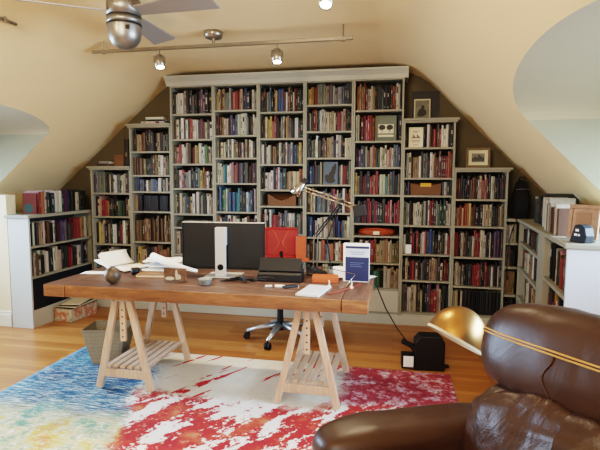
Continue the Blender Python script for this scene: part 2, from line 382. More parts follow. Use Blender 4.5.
# short return wall beside the left low bookcase, with baseboard
struct('wall_left_return', MB().box(-0.62, -0.315, -0.845, -0.73, 0, 1.27), 'wall', 'short cream wall end beside the left low bookcase', 'wall')
bb = MB().box(-0.62, -0.305, -0.865, -0.845, 0, 0.12).box(-0.62, -0.305, -0.858, -0.845, 0.12, 0.15)
struct('baseboard_left', bb, 'trim', 'white moulded baseboard at the left edge', 'baseboard', bevel=0.004)
struct('trim_2', MB().box(KL, -0.315, -0.728, 0.262, 1.03, 1.084), 'case', 'grey ledge behind the left low bookcase', 'ledge')
sw = tag(MB().box(-0.598, -0.591, -0.56, -0.44, 1.13, 1.25).build('light_switch', 'switch', bevel=0.003), 'cream double light switch on the left knee wall above the low bookcase', 'light switch')
for yy in (-0.53, -0.49): MB().box(-0.591, -0.586, yy - 0.012, yy + 0.012, 1.165, 1.215).build('toggle', 'switch', sw)

# ------------------------------------------------------------------ bookcases
W = 0.48
COLS = [  # letter, label, top z, shelf heights
 ('A', 'grey painted bookcase at the far left, the lowest of the stepped row', 1.579, [1.276, 1.019, 0.714, 0.42, 0.12]),
 ('B', 'grey painted bookcase second from the left, one step up from the lowest', 2.026, [1.723, 1.471, 1.296, 1.081, 0.75, 0.43, 0.12]),
 ('C', 'full height grey bookcase at the left end of the crowned group', 2.39, [2.105, 1.846, 1.59, 1.333, 1.063, 0.919, 0.629, 0.36, 0.12]),
 ('D', 'full height grey bookcase behind the monitor', 2.39, [2.134, 1.879, 1.649, 1.39, 1.092, 0.86, 0.60, 0.35, 0.12]),
 ('E', 'full height grey bookcase in the middle, behind the red chair back', 2.39, [2.105, 1.842, 1.583, 1.326, 1.159, 0.875, 0.61, 0.36, 0.12]),
 ('F', 'full height grey bookcase behind the desk lamp', 2.39, [2.162, 1.905, 1.645, 1.379, 1.098, 0.849, 0.608, 0.36, 0.12]),
 ('G', 'rightmost full height grey bookcase, with a blank painted panel at its foot', 2.39, [2.098, 1.803, 1.55, 1.282, 1.001, 0.877, 0.609, 0.355, 0.12]),
 ('H', 'grey painted bookcase one step down to the right of the crowned group', 2.021, [1.737, 1.448, 1.28, 0.99, 0.71, 0.45, 0.13]),
 ('I', 'grey painted bookcase two steps down at the right end of the wall', 1.556, [1.249, 0.992, 0.697, 0.414, 0.137]),
]
DEP = 0.25
def frame(origin, ang): return Matrix.Translation(origin) @ Matrix.Rotation(ang, 4, 'Z')
FR = {}
TOPS = {}
SHELVES = {}
for k, (c, lab, top, zs) in enumerate(COLS):
    root = thing('bookcase', lab, 'bookcase', (k * W, 0, 0), 0, 'stepped bookcases along the end wall')
    FR[c] = frame((k * W, 0, 0), 0); SHELVES[c] = zs
    crowned = c in 'CDEFG'
    zt = top - (0.035 if not crowned else 0.0); TOPS[c] = zt
    for x0, x1 in ((0.0005, 0.018), (W - 0.018, W - 0.0005)): MB().box(x0, x1, 0, DEP, 0.0, zt).build('side_panel', 'case', root, bevel=0.0015)
    for z in zs: MB().box(0.018, W - 0.018, 0.003, DEP - 0.012, z - 0.019, z).build('shelf', 'case', root, bevel=0.0015)
    MB().box(0.018, W - 0.018, DEP - 0.012, DEP, 0.0, zt).build('back_panel', 'case_back', root)
    MB().box(0.018, W - 0.018, 0.002, 0.02, 0.0, zs[-1] - 0.022).build('plinth', 'white_case', root)
    if crowned:
        MB().box(0.018, W - 0.018, 0.003, DEP - 0.012, zt - 0.014, zt).build('top_panel', 'case', root)
    else:
        e0 = -0.03 if c in 'AB' else 0.0005; e1 = W + 0.03 if c in 'HI' else W - 0.0005
        MB().box(e0, e1, -0.025, DEP, zt, zt + 0.022).box(max(e0, -0.012), min(e1, W + 0.012), -0.012, DEP, zt - 0.02, zt).build('cap', 'case', root, bevel=0.003)
    if c == 'G':
        MB().box(0.018, W - 0.018, 0.0, 0.016, 0.12, 0.355 - 0.022).build('blank_panel', 'white_case', root, bevel=0.002)
# crown moulding and plinth board
pr = [(0.25, 2.39), (-0.005, 2.39), (-0.012, 2.41), (-0.02, 2.43), (-0.05, 2.462), (-0.058, 2.468), (-0.058, 2.485), (0.25, 2.485)]
struct('trim_1', MB().prism(pr, 2 * W - 0.035, 7 * W + 0.035, 'x'), 'white_case', 'painted crown moulding over the five tall bookcases', 'crown moulding')
struct('baseboard_back', MB().box(0.0, 9 * W, -0.016, -0.001, 0, 0.095), 'white_case', 'white painted baseboard along the row of bookcases', 'baseboard', bevel=0.004)

# left low bookcase: face at x=-0.06, y from -0.87 to 0
lowL = thing('low_bookcase', 'low grey bookcase against the left knee wall with a dark lower panel', 'bookcase', (-0.06, -0.87, 0), PI / 2)
FR['L'] = frame((-0.06, -0.87, 0), PI / 2); SHELVES['L'] = [0.785, 0.493]; TOPS['L'] = 1.055
LW = 0.955
MB().box(0, 0.02, 0, 0.225, 0, 1.055).build('end_panel', 'left_daylit', lowL, bevel=0.002)
MB().box(LW - 0.018, LW, 0, 0.225, 0, 1.055).build('side_panel', 'case', lowL)
MB().box(0.02, LW - 0.018, 0.21, 0.225, 0, 1.055).build('back_panel', 'case_back', lowL)
for z in SHELVES['L']: MB().box(0.02, LW - 0.018, 0.002, 0.21, z - 0.02, z).build('shelf', 'case', lowL, bevel=0.0015)
MB().box(0.02, LW - 0.018, 0.008, 0.02, 0.17, 0.471).build('lower_panel', 'navy_panel', lowL)
MB().box(0.02, LW - 0.018, 0.0, 0.02, 0, 0.17).build('plinth', 'white_case', lowL)
MB().box(-0.02, LW, -0.02, 0.25, 1.055, 1.085).build('counter', 'case', lowL, bevel=0.004)

# right low bookcase, slightly turned towards the room
ang = math.atan2(-1.85, -0.18); RL = math.hypot(1.85, 0.18)
lowR = thing('low_bookcase', 'low pale bookcase under the right slope, two bays with a white end panel', 'bookcase', (4.43, 0, 0), ang)
FR['R'] = frame((4.43, 0, 0), ang); TOPS['R'] = 1.045
RD = 0.40
MB().box(0.0, 0.02, 0, 0.3, 0, 1.045).build('side_panel', 'case', lowR)
MB().box(0.97, 1.2, 0, 0.3, 0, 1.045).build('centre_post', 'case', lowR, bevel=0.002)
MB().box(RL - 0.02, RL, 0, 0.62, 0, 1.045).build('end_panel', 'end_daylit', lowR, bevel=0.002)
MB().box(0.02, RL - 0.02, 0.3, 0.315, 0, 1.045).build('back_panel', 'case_back', lowR)
SHELVES['R'] = [0.868, 0.632, 0.36, 0.12]; SHELVES['S'] = [0.765, 0.45, 0.12]; TOPS['S'] = 1.045
for z in SHELVES['R']: MB().box(0.02, 0.97, 0.002, 0.3, z - 0.024, z).build('shelf', 'case', lowR, bevel=0.0015)
for z in SHELVES['S']: MB().box(1.2, RL - 0.02, 0.002, 0.3, z - 0.024, z).build('shelf', 'case', lowR, bevel=0.0015)
MB().box(0.02, RL - 0.02, 0.002, 0.02, 0, 0.096).build('plinth', 'white_case', lowR)
MB().prism([(-0.005, -0.015), (RL + 0.012, -0.015), (RL + 0.012, 0.66), (0.9, 0.56), (0.0, 0.42)], 1.045, 1.072, 'z').build('counter', 'case', lowR, bevel=0.004)
FR['S'] = FR['R']
# narrow corner unit between the end wall row and the right low bookcase
cor = thing('corner_shelves', 'narrow corner shelves between the end wall row and the right low bookcase', 'bookcase', (9 * W + 0.002, 0, 0))
FR['K'] = frame((9 * W + 0.002, 0, 0), 0); SHELVES['K'] = [0.845, 0.618, 0.352, 0.12]; TOPS['K'] = 1.045
KW = 0.103
for z in SHELVES['K']: MB().box(0, KW, 0.002, 0.25, z - 0.022, z).build('shelf', 'case', cor)
MB().box(0, KW, 0.25, 0.262, 0, 1.045).build('back_panel', 'case_back', cor)
MB().box(0, KW, 0.002, 0.02, 0, 0.098).build('plinth', 'white_case', cor)
MB().box(0, KW - 0.014, -0.01, 0.262, 1.045, 1.07).build('counter', 'case', cor)

# ------------------------------------------------------------------ books
PAL = {'k': (24, 23, 22), 'd': (54, 52, 48), 'g': (118, 118, 106), 'l': (164, 162, 148), 'w': (218, 210, 190), 'c': (200, 182, 146), 't': (172, 138, 92),
       'b': (116, 76, 48), 'n': (66, 44, 34), 'o': (186, 96, 52), 'r': (166, 40, 38), 'm': (98, 34, 38), 'y': (206, 166, 70), 'u': (132, 122, 54),
       'e': (72, 118, 74), 'f': (36, 66, 56), 'a': (58, 130, 138), 'i': (52, 92, 150), 'v': (38, 44, 84), 's': (98, 112, 126), 'p': (190, 132, 122), 'q': (92, 62, 104)}
NAME = {'k': 'black', 'd': 'charcoal', 'g': 'grey', 'l': 'pale grey', 'w': 'off-white', 'c': 'cream', 't': 'tan', 'b': 'brown', 'n': 'dark brown', 'o': 'orange',
        'r': 'red', 'm': 'maroon', 'y': 'yellow', 'u': 'olive', 'e': 'green', 'f': 'dark green', 'a': 'teal', 'i': 'blue', 'v': 'navy', 's': 'slate blue', 'p': 'pink', 'q': 'purple'}
LIGHT = set('glwctyopsa')
def jit(c, a=12, f=0.84, sat=0.72):
    m_ = sum(c) / 3; c = [f * (m_ + (x - m_) * sat) for x in c]; k = random.uniform(-a, a); return rgb(*[max(6, min(250, x + k + random.uniform(-6, 6))) for x in c])
def book_mb(t, h, dp, code, mb=None, mx=None, bare=False):
    mb = mb or MB(); mx = mx or Matrix.Identity(4)
    cov = jit(PAL[code]); pg = rgb(214, 204, 178)
    acc = jit(f=0.66, c=random.choice([(232, 220, 190), (206, 170, 90), (240, 236, 226), (190, 60, 50)]) if code not in LIGHT else random.choice([(40, 36, 34), (120, 40, 34), (40, 56, 90), (70, 60, 50)]))
    bt = min(0.0025, t * 0.16); x = t / 2
    def A(v): return mx @ Vector(v)
    for s0, s1 in ((-x, -x + bt), (x - bt, x)): mb.box(s0, s1, 0.002, dp, 0, h, 0, cov, mx)
    n = 4; b = 0.0035
    out = [(-x + t * i / n, 0.002 - b * math.sin(PI * i / n) if 0 < i < n else 0.002) for i in range(n + 1)]
    inn = [(-x + bt + (t - 2 * bt) * i / n, 0.0045) for i in range(n + 1)]
    vs = [A((p[0], p[1], z)) for z in (0, h) for p in out] + [A((p[0], p[1], z)) for z in (0, h) for p in inn]
    m = n + 1
    fs = [(i, i + 1, m + i + 1, m + i) for i in range(n)] + [(m + i, m + i + 1, 3 * m + i + 1, 3 * m + i) for i in range(n)] + [(i + 1, i, 2 * m + i, 2 * m + i + 1) for i in range(n)]
    mb.add(vs, fs, 0, cov)
    mb.box(-x + bt, x - bt, 0.0045, dp - 0.004, 0.003, h - 0.004, 0, pg, mx)
    yq = 0.002 - b - 0.0004
    def q(x0, x1, z0, z1, c): mb.add([A((x0, yq, z0)), A((x1, yq, z0)), A((x1, yq, z1)), A((x0, yq, z1))], [(0, 1, 2, 3)], 0, c)
    k = 1.0 if bare else random.random()
    if k < 0.33:
        a = random.uniform(0.28, 0.45); L = random.uniform(0.2, 0.42)
        for g in range(random.choice([2, 3])):
            z0 = (a + L * g / 3) * h; q(-0.15 * t, 0.15 * t, z0, z0 + 0.28 * L * h, acc)
    elif k < 0.42: q(-0.34 * t, 0.34 * t, 0.62 * h, random.uniform(0.74, 0.86) * h, acc); q(-0.2 * t, 0.2 * t, 0.1 * h, 0.18 * h, acc)
    elif k < 0.6: q(-0.36 * t, 0.36 * t, 0.12 * h, 0.14 * h, acc); q(-0.36 * t, 0.36 * t, 0.84 * h, 0.86 * h, acc); q(-0.18 * t, 0.18 * t, 0.4 * h, 0.7 * h, acc)
    return mb

ORD = 'zeroth first second third fourth fifth sixth seventh eighth ninth tenth eleventh twelfth thirteenth fourteenth fifteenth sixteenth seventeenth eighteenth nineteenth twentieth twenty-first twenty-second twenty-third twenty-fourth twenty-fifth twenty-sixth twenty-seventh twenty-eighth twenty-ninth thirtieth'.split()
CASE = {'A': 'of the lowest far-left bookcase', 'B': 'of the second bookcase from the left', 'C': 'of the leftmost full height bookcase', 'D': 'of the bookcase behind the monitor',
        'E': 'of the middle full height bookcase', 'F': 'of the bookcase behind the lamp', 'G': 'of the rightmost full height bookcase', 'H': 'of the second bookcase from right end',
        'I': 'of the right end stepped bookcase', 'L': 'of the left low bookcase', 'R': 'of the right low far bay', 'S': 'of the right low near bay', 'K': 'of the narrow corner shelves'}
BOOKS = []
def cell(fr, u0, u1, z, hc, s, row, case, vis=1.0, depth=(0.025, 0.05), big=1.0, maxd=0.2, group=None, hr=(0.70, 0.95), bare=False):
    """a row of books standing left to right; row and case go into the labels"""
    s = s.replace(' ', '')
    ws = []; last = None; hh = random.uniform(*hr)
    for ch in s:
        same = ch == last
        ws.append((ch, ws[-1][1] if same and random.random() < 0.6 else random.uniform(0.65, 1.45), same)); last = ch
    tot = sum(w for c, w, q in ws); span = (u1 - u0) - 0.004; u = u0 + 0.002; i = 0
    for ch, wt, same in ws:
        t = wt / tot * span
        if not (same and random.random() < 0.65): hh = random.uniform(*hr)
        if ch != '.':
            i += 1
            h = min(hc - 0.012, hc * hh * big); dp = min(maxd, 0.166, random.uniform(0.62, 0.8) * h + 0.02)
            y = random.uniform(*depth)
            p = fr @ Vector((u + t / 2, y, z + 0.0006))
            d = (p - Vector((cx, -cd, chh))).length
            BOOKS.append(dict(bare=bare, fr=fr, loc=(u + t / 2, y, z + 0.0006), t=t - 0.0012, h=h, dp=dp, c=ch, score=t * h / d ** 2 * vis * (0.55 if fr in (FR['R'], FR['L']) else 1),
                              label='%s book, %s from left, %s %s' % (NAME[ch], ORD[min(i, 30)], row, case), group=group or ('books on the %s %s' % (row, case))))
        u += t
# cells of the stepped row: letter -> per shelf, top to bottom: string, visibility
CELLS = {
 'A': [('dggggdkwdswwgdwcdk', 1), ('dcprrokddkdefdgbc', 1), ('dyccdklgdwwkdnrwckd', 1), ('dtbdwcwdgckd', .3), ('dbnkdfbnkdd', 0)],
 'B': [('dkttbbdkndkdtngkgk', 1), ('bbnbbuddfdbtbcwcdud', 1), ('svssdwgsiswdgwdm', 1), ('tbkkkkkkkkkk', 1), ('nbbbbtbnbtbnbbtbbb', 1), ('nyccnddgobboobb', .2), ('dkbnfkdbnk', 0)],
 'C': [('kwwwlddgkdqpkd', 1), ('bckwdwkrwwwqmbcdw', 1), ('bprwctnmyucwwewg', 1), ('dkwrgglddkgyobwkg', 1), ('wdtclgdkywkcggdwwcb', 1), ('', 1), ('cdkyyudwggwbk', .5), ('gbkcdwgbkdr', 0), ('kdbwkrndbkd', 0)],
 'D': [('ycbtgglborotdvvkdwg', 1), ('mbtcckqvslwwlgkdwc', 1), ('ceccdwdwtbkwdckcwdk', 1), ('wwcaswcpommsddnmmk', 1), ('vieecuiiiaadkkkwavdlc', 1), ('pwdkwrcwkcwbdkw', .3), ('dkbwrdkcbwd', 0), ('dkbwrdkcbwd', 0), ('kdbnrdfkbnk', 0)],
 'E': [('dkgsskdyviibwbtkwrmkdn', 1), ('dbcyyornndgwkytgdkwwdk', 1), ('wdwcdtbdcddwbslvveyd', 1), ('kdwwwkrwsddduttccoo', 1), ('', 1), ('mwkwwrrrgbvswwwdegd', 1), ('rdkrcbooviidd', .15), ('dkbwrdkcbwd', 0), ('kdbnrdfkbnk', 0)],
 'F': [('uyyoorggguggqlgglssvdd', 1), ('dldrokswlcccctckrrlpdkd', 1), ('skgdcwuddbbttgdwwkdccw', 1), ('', 1), ('nbctwdsssgkwdmrlcskwbrt', .9), ('vivcwctwctgdvivscw', 1), ('cbkgcoslobwcotc', .7), ('gsvoccwdkbr', .2), ('kdbnrdfkbnk', 0)],
 'G': [('nottrbpwctdkddskddknobwcd', 1), ('', 1), ('nvqvdlbcpodecwcptcssv', 1), ('yukrmkrrordccatsdkg', 1), ('vskrmkrrdrrdfdrrpdrrr', 1), ('', 1), ('bdcnwmrottttccuuu', .8), ('rrrdkdaekcctct', .6), ('', 0)],
 'H': [('', 1), ('dlwdtttwdsgdwcbmbmmror', 1), ('', 1), ('glwdkcwccgldwrrkwsfefwcc', 1), ('wkdmrkrkcwriidkdcdwwr', 1), ('dwkrrdcdkgsddtctbdwkrrm', 1), ('ggwwccdnwkfqmrrppcdskd', .9)],
 'I': [('mmdvvdnbobkwcrrpmdwwdkdmdk', 1), ('btrcrooybmndkcctwdkdbct', 1), ('rrkwwbdkdwrrrrcwwdkcddqvqdm', 1), ('dwwclmwkkdkrrrrrdkrmdwdkcd', 1), ('tckwkkkkkkkkkkkkkk', .7)],
}
def clear_height(c, i):
    zs = SHELVES[c]
    return (TOPS[c] - (0.014 if c in 'CDEFG' else 0.02) if i == 0 else zs[i - 1] - 0.022) - zs[i]
for c, rows in CELLS.items():
    for i, (s, vis) in enumerate(rows):
        if s: cell(FR[c], 0.020, W - 0.020, SHELVES[c][i], clear_height(c, i), s, '%s shelf' % ORD[i + 1], CASE[c], vis, **(dict(bare=True, hr=(0.86, 0.88)) if 'kkkkkkkk' in s else {}))
# part-filled shelves beside bigger things
cell(FR['F'], 0.02, 0.17, SHELVES['F'][3], clear_height('F', 3), 'vvivdbdt', 'fourth shelf', CASE['F'])
cell(FR['F'], 0.335, 0.46, SHELVES['F'][3], clear_height('F', 3), 'dcrrdg', 'fourth shelf, right group', CASE['F'])
cell(FR['G'], 0.02, 0.205, SHELVES['G'][1], clear_height('G', 1), 'wckmrrprro', 'second shelf', CASE['G'])
cell(FR['G'], 0.425, 0.46, SHELVES['G'][1], clear_height('G', 1), 'kd', 'second shelf, right group', CASE['G'])
cell(FR['H'], 0.02, 0.05, SHELVES['H'][0], clear_height('H', 0), 'dk', 'first shelf', CASE['H'])
cell(FR['H'], 0.185, 0.46, SHELVES['H'][0], clear_height('H', 0), 'kkwnbrdbrwwwnd', 'first shelf, right group', CASE['H'])
cell(FR['H'], 0.02, 0.07, SHELVES['H'][2], clear_height('H', 2), 'dks', 'third shelf', CASE['H'])
cell(FR['H'], 0.375, 0.46, SHELVES['H'][2], clear_height('H', 2), 'gldk', 'third shelf, right group', CASE['H'])
cell(FR['E'], 0.40, 0.46, SHELVES['E'][4], clear_height('E', 4), 'kgd', 'fifth shelf', CASE['E'])
# low bookcases and their tops
cell(FR['L'], 0.03, 0.925, 0.785, 0.245, 'kkwkdctckbkwdmqsgqdmbrrrotcd', 'upper shelf', CASE['L'], hr=(0.7, 0.93), maxd=0.15)
cell(FR['L'], 0.03, 0.925, 0.493, 0.265, 'nkcbwdcwdkwccdkddrrmdkcwdkb', 'lower shelf', CASE['L'], hr=(0.7, 0.93), maxd=0.15)
cell(FR['L'], 0.20, 0.90, 1.085, 0.25, 'rocdlfwwcwdqvkdkcdkk', 'top', CASE['L'], depth=(0.03, 0.07), hr=(0.76, 0.9), maxd=0.16)
cell(FR['R'], 0.1, 0.96, 0.868, 0.15, 'kdwfdkmdbkdgdwkd', 'top shelf', CASE['R'], hr=(0.75, 0.93))
cell(FR['R'], 0.1, 0.96, 0.632, 0.21, 'bccdwcgtdbwcdkcwtc', 'second shelf', CASE['R'], hr=(0.7, 0.93))
cell(FR['R'], 0.1, 0.96, 0.36, 0.245, 'wcbdtcwdbkcwtdcwdb', 'third shelf', CASE['R'], hr=(0.7, 0.93))
cell(FR['R'], 0.1, 0.96, 0.12, 0.215, 'kdndbkdnkdbk', 'bottom shelf', CASE['R'], 0.1)
cell(FR['S'], 1.205, 1.385, 0.765, 0.255, 'kkkk', 'upper shelf', CASE['S'], hr=(0.9, 0.93))
cell(FR['S'], 1.39, RL - 0.03, 0.765, 0.255, 'wcnpbrmbpcdr', 'upper shelf, right group', CASE['S'], hr=(0.6, 0.92))
cell(FR['S'], 1.205, RL - 0.03, 0.45, 0.285, 'rdwkdyrdctdkndcbrdk', 'middle shelf', CASE['S'], hr=(0.6, 0.9))
cell(FR['S'], 1.205, RL - 0.03, 0.12, 0.3, 'dkndbrkdnkdbk', 'bottom shelf', CASE['S'], 0.05)
cell(FR['K'], 0.004, 0.1, 0.845, 0.19, 'lwlc', 'top shelf', CASE['K'], hr=(0.85, 0.9))
cell(FR['K'], 0.004, 0.1, 0.618, 0.2, 'bcdkk', 'second shelf', CASE['K'])
cell(FR['K'], 0.004, 0.1, 0.352, 0.24, 'ttttt', 'third shelf', CASE['K'], hr=(0.88, 0.9))
cell(FR['K'], 0.004, 0.1, 0.12, 0.2, 'kdkd', 'bottom shelf', CASE['K'], 0.3)
cell(FR['R'], 0.34, 0.54, 1.072, 0.25, 'lfdk', 'top, farthest group', 'of the right low bookcase', depth=(0.05, 0.09), hr=(0.8, 0.92), maxd=0.18)
cell(FR['R'], 0.64, 1.03, 1.072, 0.25, 'dkwcdwc', 'top, middle group', 'of the right low bookcase', depth=(0.05, 0.09), hr=(0.72, 0.92), maxd=0.18)
cell(FR['R'], 1.04, 1.45, 1.072, 0.25, 'wdctnbwcb', 'top, near group', 'of the right low bookcase', depth=(0.02, 0.05), hr=(0.66, 0.82), maxd=0.13)
BOOKS.sort(key=lambda b: -b['score'])
bulk = MB()
for i, b in enumerate(BOOKS):
    if i < 300:
        o = book_mb(b['t'], b['h'], b['dp'], b['c'], bare=b['bare']).build('book', 'book', fix=False)
        o.matrix_world = b['fr'] @ T(*b['loc']); tag(o, b['label'], 'book', b['group'])
    else:
        book_mb(b['t'], b['h'], b['dp'], b['c'], bulk, b['fr'] @ T(*b['loc']), b['bare'])
tag(bulk.build('shelved_books', 'book', fix=False), 'the many smaller book spines packed along all the shelves', 'books', kind='stuff')

def flat_book(x, y, z, w, d, h, code, rz, label, group, fr=None):
    mx = (fr or Matrix.Identity(4)) @ T(x, y, z) @ Matrix.Rotation(rz, 4, 'Z')
    # lying flat: spine to the front
    o = book_mb(h, w, d, code).build('book', 'book', fix=False)
    o.matrix_world = mx @ T(-w / 2, 0, h / 2) @ rot(90, 'Y'); return tag(o, label, 'book', group)
g = 'books lying flat on the second bookcase from the left'
flat_book(0.76, -0.0, 2.0141, 0.26, 0.17, 0.022, 'w', 0.05, 'thick off-white book, lowest of the flat pile on the second bookcase', g)
flat_book(0.80, 0.01, 2.0371, 0.21, 0.15, 0.018, 'd', -0.06, 'charcoal book in the middle of the flat pile on the second bookcase', g)
flat_book(0.78, 0.0, 2.0561, 0.20, 0.15, 0.024, 'w', 0.03, 'off-white book on top of the flat pile on the second bookcase', g)
g = 'books lying flat on the lowest bookcase'
flat_book(0.17, 0.02, 1.5671, 0.19, 0.14, 0.026, 'd', 0.1, 'charcoal book under a pale one on the lowest bookcase', g)
flat_book(0.15, 0.03, 1.5941, 0.13, 0.11, 0.026, 'l', -0.1, 'small pale grey book on top of a charcoal one on the lowest bookcase', g)
o = book_mb(0.05, 0.29, 0.2, 'n').build('book', 'book', fix=False); o.location = (0.425, 0.03, 1.5672); tag(o, 'tall dark brown volume standing on the lowest bookcase against its neighbour', 'book')
o = MB().box(0.27, 0.385, 0.04, 0.2, 1.5672, 1.665).box(0.265, 0.39, 0.035, 0.205, 1.665, 1.69).build('storage_box', 'brown_box', bevel=0.002); tag(o, 'small brown lidded box on top of the lowest bookcase', 'box')
g = 'sheets lying on the thin sixth shelf'
for i, (h, cc, nm) in enumerate(((0.028, 'd', 'charcoal'), (0.02, 'w', 'off-white'), (0.024, 'g', 'grey'))):
    zz = 0.9196 + (0, 0.0287, 0.0495)[i]
    flat_book(2 * W + 0.25, 0.03, zz, 0.36 - 0.05 * i, 0.18, h, cc, 0, '%s flat volume, %s in the shallow gap of the leftmost full height bookcase' % (nm, ('lowest', 'middle', 'topmost')[i]), g)

# ------------------------------------------------------------------ things on the shelves
def picture(name, label, w, h, fw_, mats, loc, rx=0, rz=0, art=None, depth=0.018):
    r = thing(name, label, 'picture', (loc[0], loc[1], loc[2] + depth * math.sin(math.radians(abs(rx))) + 0.0006)); r.rotation_euler = (math.radians(rx), 0, rz)
    f = MB()
    for a in ((-w / 2, w / 2, 0, fw_), (-w / 2, w / 2, h - fw_, h), (-w / 2, -w / 2 + fw_, fw_, h - fw_), (w / 2 - fw_, w / 2, fw_, h - fw_)): f.box(a[0], a[1], 0, depth, a[2], a[3])
    f.build('frame', mats[0], r, bevel=0.002)
    MB().box(-w / 2 + fw_, w / 2 - fw_, depth * 0.45, depth * 0.8, fw_, h - fw_).build('mount', mats[1], r)
    if art: art(r, w, h, depth * 0.45 - 0.0006)
    return r
def blobs(mb, pts, y, mat):
    for (cx_, cz_, rx_, rz_) in pts:
        mb.add([(cx_ + rx_ * math.cos(2 * PI * k / 14) * (1 + 0.12 * math.sin(3 * k)), y, cz_ + rz_ * math.sin(2 * PI * k / 14)) for k in range(14)], [tuple(range(14))], mat)
        y -= 0.0003
def art_portrait(r, w, h, y):
    mb = MB(); mb.box(-w * .38, w * .38, y, y + .0004, h * .1, h * .9, 0)
    blobs(mb, [(w * .0, h * .36, w * .26, h * .2), (w * .04, h * .62, w * .1, h * .09), (-w * .1, h * .26, w * .2, h * .1)], y - .0005, 1)
    mb.build('print', ['photo_grey', 'photo_dark'], r)
picture('framed_photograph', 'small framed black and white photograph on the bookcase right of the crowned group', 0.155, 0.205, 0.011, ['mat_board', 'photo_grey'], (3.535, 0.15, 2.009), -8, 0, art_portrait)
bpy.context.view_layer.update()
bk = tag(MB().box(3.44, 3.70, 0.245, 0.258, 2.02, 2.3).build('dark_board', 'frame_black', bevel=0.002), 'dark brown board behind the small black and white photograph', 'board')
def art_town(r, w, h, y):
    mb = MB(); mb.box(-w * .27, w * .27, y, y + .0004, h * .27, h * .72, 0)
    for i in range(6):
        x = (-.22 + .085 * i) * w; hh = (.12, .2, .16, .28, .22, .15)[i] * h
        mb.box(x - w * .034, x + w * .034, y - .0008, y - .0004, h * .33, h * .36 + hh, 1)
    mb.build('print', ['photo_grey', 'photo_dark'], r)
picture('framed_print', 'brown wooden framed print of buildings on the lowest right bookcase, leaning back', 0.215, 0.19, 0.022, ['frame_wood', 'mat_board'], (4.06, 0.09, 1.544), -10, -0.12, art_town)
def art_trees(r, w, h, y):
    mb = MB(); mb.box(-w * .36, w * .36, y, y + .0004, h * .3, h * .66, 0); mb.box(-w * .36, w * .36, y, y + .0004, h * .16, h * .24, 0)
    for s in (-1, 1):
        blobs(mb, [(s * w * .18, h * .535, w * .15, h * .105), (s * w * .18 - .012, h * .5, w * .08, h * .07), (s * w * .18 + .014, h * .51, w * .08, h * .06)], y - .0005, 1)
        mb.box(s * w * .18 - .003, s * w * .18 + .003, y - .001, y - .0005, h * .32, h * .44, 1)
    mb.build('print', ['mat_board', 'photo_dark'], r)
picture('framed_print', 'grey-green framed print of two round trees on the rightmost full height bookcase', 0.205, 0.245, 0.012, ['grey_frame', 'grey_frame'], (6 * W + 0.312, 0.045, 1.8036), -3, 0, art_trees)
def art_cover(r, w, h, y):
    mb = MB()
    for (x0, x1, z0, z1) in ((-.22, .22, .79, .815), (-.16, .1, .73, .745), (-.32, .32, .31, .34), (-.26, .26, .25, .27), (-.18, .18, .12, .135), (-.1, .1, .08, .09)): mb.box(x0 * w, x1 * w, y, y + .0003, z0 * h, z1 * h)
    for i in range(7): mb.box((-.32 + .095 * i) * w, (-.25 + .095 * i) * w, y, y + .0003, .44 * h, (.5 + .07 * ((i * 5) % 3)) * h)
    mb.build('cover_print', 'ink', r)
fb = thing('book', 'cream book displayed face out with a small city drawing on its cover', 'book', (7 * W + 0.118, 0.03, 1.7397)); fb.rotation_euler = (math.radians(-5), 0, 0)
MB().box(-0.066, 0.066, 0.0, 0.003, 0, 0.19).box(-0.066, 0.066, 0.018, 0.021, 0, 0.19).box(-0.066, -0.063, 0.003, 0.018, 0, 0.19).build('cover', 'cream_paper', fb)
MB().box(-0.062, 0.062, 0.003, 0.018, 0.003, 0.187).build('pages', 'paper', fb)
art_cover(fb, 0.132, 0.19, -0.0006)
# standing card with a dark figure
pc = thing('art_card', 'slate blue art card with a dark shape standing on the bookcase behind the lamp', 'card', (5 * W + 0.252, 0.05, 1.3808)); pc.rotation_euler = (math.radians(-6), 0, 0)
MB().box(-0.075, 0.075, 0, 0.004, 0, 0.225).build('card', 'slate_card', pc)
q = MB(); blobs(q, [(0.0, 0.04, 0.05, 0.03), (0.01, 0.085, 0.03, 0.045), (0.03, 0.135, 0.022, 0.05), (0.045, 0.17, 0.013, 0.04), (-0.035, 0.07, 0.02, 0.03)], -0.0006, 0); q.build('printed_shape', 'photo_dark', pc)
# arched storage bins
def arch_bin(loc, w, h, d, label, tagged):
    r = thing('storage_bin', label, 'storage bin', loc)
    n = 14; top = [(-w / 2 + w * i / n, h - (0.55 * h * math.sin(PI * i / n) ** 1.4 if not tagged else 0.16 * h * math.sin(PI * i / n))) for i in range(n + 1)]
    poly = [(-w / 2 + 0.006, 0), (w / 2 - 0.006, 0)] + top[::-1]
    b = MB().prism(poly, 0, 0.006, 'y').box(-w / 2, w / 2, d - 0.006, d, 0, h).box(-w / 2, -w / 2 + 0.006, 0.006, d - 0.006, 0, h).box(w / 2 - 0.006, w / 2, 0.006, d - 0.006, 0, h).box(-w / 2 + 0.006, w / 2 - 0.006, 0.006, d - 0.006, 0, 0.006)
    b.build('shell', 'brown_box', r)
    if tagged: MB().box(-0.05, 0.05, -0.003, -0.0005, h * 0.72, h * 1.02).build('label_card', 'yellow_label', r)
    else: MB().lathe([(0.006, 0), (0.004, 0.004), (0, 0.004)], 12, 0, T(0.02, 0, h * 0.42) @ rot(90, 'X')).build('stud', 'brass', r)
arch_bin((4 * W + 0.235, 0.04, 1.1595), 0.30, 0.118, 0.19, 'brown storage bin with an arched cut on the middle full height bookcase', False)
arch_bin((7 * W + 0.222, 0.04, 1.2805), 0.29, 0.115, 0.19, 'brown storage bin with a yellow label on the second bookcase from the right end', True)
